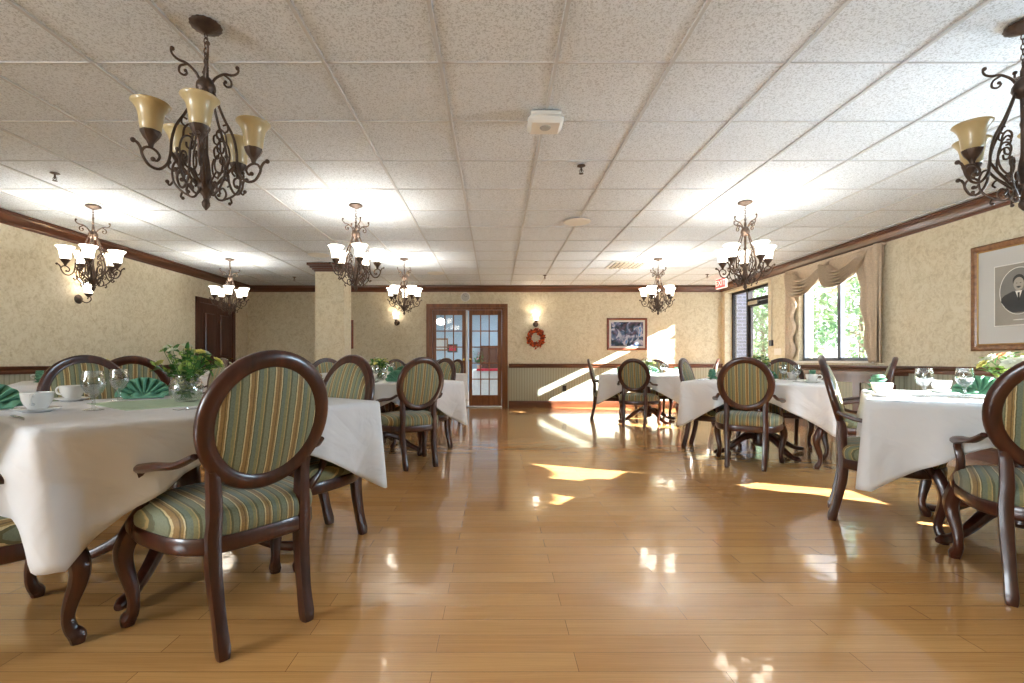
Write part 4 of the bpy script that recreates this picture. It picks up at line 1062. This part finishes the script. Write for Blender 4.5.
def tree(x, y, h, r, seed, label, n=2600, z0=None, trunk=True, sz=.16):
    rnd = random.Random(seed); t = thing('garden_tree', label, 'tree', (x, y, -.05), 0, 'trees outside')
    z0 = z0 if z0 is not None else h*.35
    tr = MB()
    tr.tube([(0, 0, 0), (.05, .03, h*.3), (0, 0, h*.8)], [.12*h/5, .09*h/5, .02], 10, 4)
    for k in range(9):
        a = rnd.uniform(0, 6.28); zz = rnd.uniform(.25, .7)*h; tr.tube([(0, 0, zz), (r*.4*cos(a), r*.4*sin(a), zz+.3), (r*.8*cos(a), r*.8*sin(a), zz+.7)], [.03, .02, .008], 6, 3)
    tr.build('trunk', 'bark', t)
    fo = MB()
    blobs = [(rnd.uniform(-.6, .6)*r, rnd.uniform(-.6, .6)*r, rnd.uniform(z0, h), rnd.uniform(.25, .5)*r) for _ in range(22)]
    for i in range(n):
        b = rnd.choice(blobs); d = Vector((rnd.gauss(0, 1), rnd.gauss(0, 1), rnd.gauss(0, 1))).normalized()
        p = Vector(b[:3])+d*b[3]*rnd.uniform(.6, 1.05)
        if p.z < .1: continue
        leaf_quad(fo, p, (rnd.uniform(-1, 1), rnd.uniform(-1, 1), rnd.uniform(-1, .4)), (rnd.random()-.5, rnd.random()-.5, 1), sz, sz*.6, 0)
    fo.build('foliage', 'tree_leaf', t, smooth_=False); return t
tree(9.2, 8.1, 5.0, 1.1, 21, 'unseen sparse tree added outside to dapple the sun on the back wall', 260, 1.6, sz=.14)  # out-of-view tree, added for leaf shadows in the sun patch
tree(8.6, 15.3, 3.4, 1.3, 1, 'leafy shrub tree beyond the brick wing of the entry', 2600, .2)
tree(10.2, 15.8, 5.0, 2.0, 2, 'tall leafy tree seen through the entry glass', 2600, .4, sz=.2)
tree(13.5, 17.5, 5.5, 2.2, 3, 'leafy tree seen through the left pane of the window', 2200, .8, sz=.22)
tree(11.5, 10.6, 4.2, 1.5, 4, 'leafy tree beside the stone pillar', 1800, .6, sz=.18)
tree(22, 24, 8, 3, 6, 'distant tree beyond the paving', 1800, 1.0, sz=.35)

# ------------------------------------------------------------------ lights, world
sun = bpy.data.lights.new('sun', 'SUN'); sun.energy = 42; sun.angle = radians(.5); sun.color = (1, .97, .93)
so = bpy.data.objects.new('sun', sun); COL.objects.link(so)
so.rotation_euler = Vector((-1, .403, -.482)).to_track_quat('-Z', 'Y').to_euler()
wd = bpy.data.worlds.new('sky'); SC.world = wd; wd.use_nodes = True; nt = wd.node_tree
bg = nt.nodes['Background']
tc = N(nt, 'ShaderNodeTexCoord'); sp = N(nt, 'ShaderNodeSeparateXYZ'); L(nt, tc.outputs['Generated'], sp.inputs[0])
r = ramp(nt, sp.outputs[2], [(0.0, (.62, .66, .7, 1)), (.15, (.95, .98, 1, 1)), (.5, (.62, .78, 1.0, 1))]); L(nt, r.outputs[0], bg.inputs[0])
bg.inputs[1].default_value = 2.2
def portal(loc, rot, sx, sy):
    a = bpy.data.lights.new('window_portal', 'AREA'); a.shape = 'RECTANGLE'; a.size = sx; a.size_y = sy; a.cycles.is_portal = True
    o = bpy.data.objects.new('window_portal', a); COL.objects.link(o); o.location = loc; o.rotation_euler = rot
for W in (W1,): portal((XR+.2, (W[0]+W[1])/2, (W[2]+W[3])/2), (0, radians(90), 0), W[3]-W[2], W[1]-W[0])
portal((XR+.3, (DY0+DY1)/2, DZ/2), (0, radians(90), 0), DZ, DY1-DY0)
def daylight_fill(loc, rot, sx, sy, e, col):
    a = bpy.data.lights.new('opening_fill', 'AREA'); a.shape = 'RECTANGLE'; a.size = sx; a.size_y = sy; a.energy = e; a.color = col
    o = bpy.data.objects.new('opening_fill', a); COL.objects.link(o); o.location = loc; o.rotation_euler = rot
for a, b, c, d in RW: daylight_fill(((a+b)/2, YF-.26, (c+d)/2), (radians(90), 0, radians(180)), b-a, d-c, 15, (.86, .93, 1))
for W in (W2,): daylight_fill((XR+.3, (W[0]+W[1])/2, (W[2]+W[3])/2), (0, radians(90), 0), W[3]-W[2], W[1]-W[0], 110, (.62, .83, 1))
daylight_fill((XL-.25, -2.1, 1.66), (0, radians(-90), 0), 1.38, 2.4, 150, (.82, .92, 1))  # added fill lamp at the unseen left opening, brightens the right wall

# ------------------------------------------------------------------ camera
cam = bpy.data.cameras.new('camera'); co = bpy.data.objects.new('camera', cam); COL.objects.link(co)
co.location = (0, 0, H); co.rotation_euler = (radians(90), 0, 0)
cam.sensor_width = 36; cam.lens = F/1024*36; cam.shift_x = (512-CX)/1024; cam.shift_y = (CY-341.5)/1024; cam.clip_start = .02
SC.camera = co
SC.view_settings.view_transform = 'Standard'; SC.view_settings.look = 'None'; SC.view_settings.gamma = 1
SC.view_settings.use_curve_mapping = False; SC.view_settings.exposure = 1.12
SC.cycles.max_bounces = 8; SC.cycles.transparent_max_bounces = 16; SC.cycles.caustics_reflective = False; SC.cycles.caustics_refractive = False
SC.cycles.sample_clamp_indirect = 6; SC.cycles.use_denoising = True
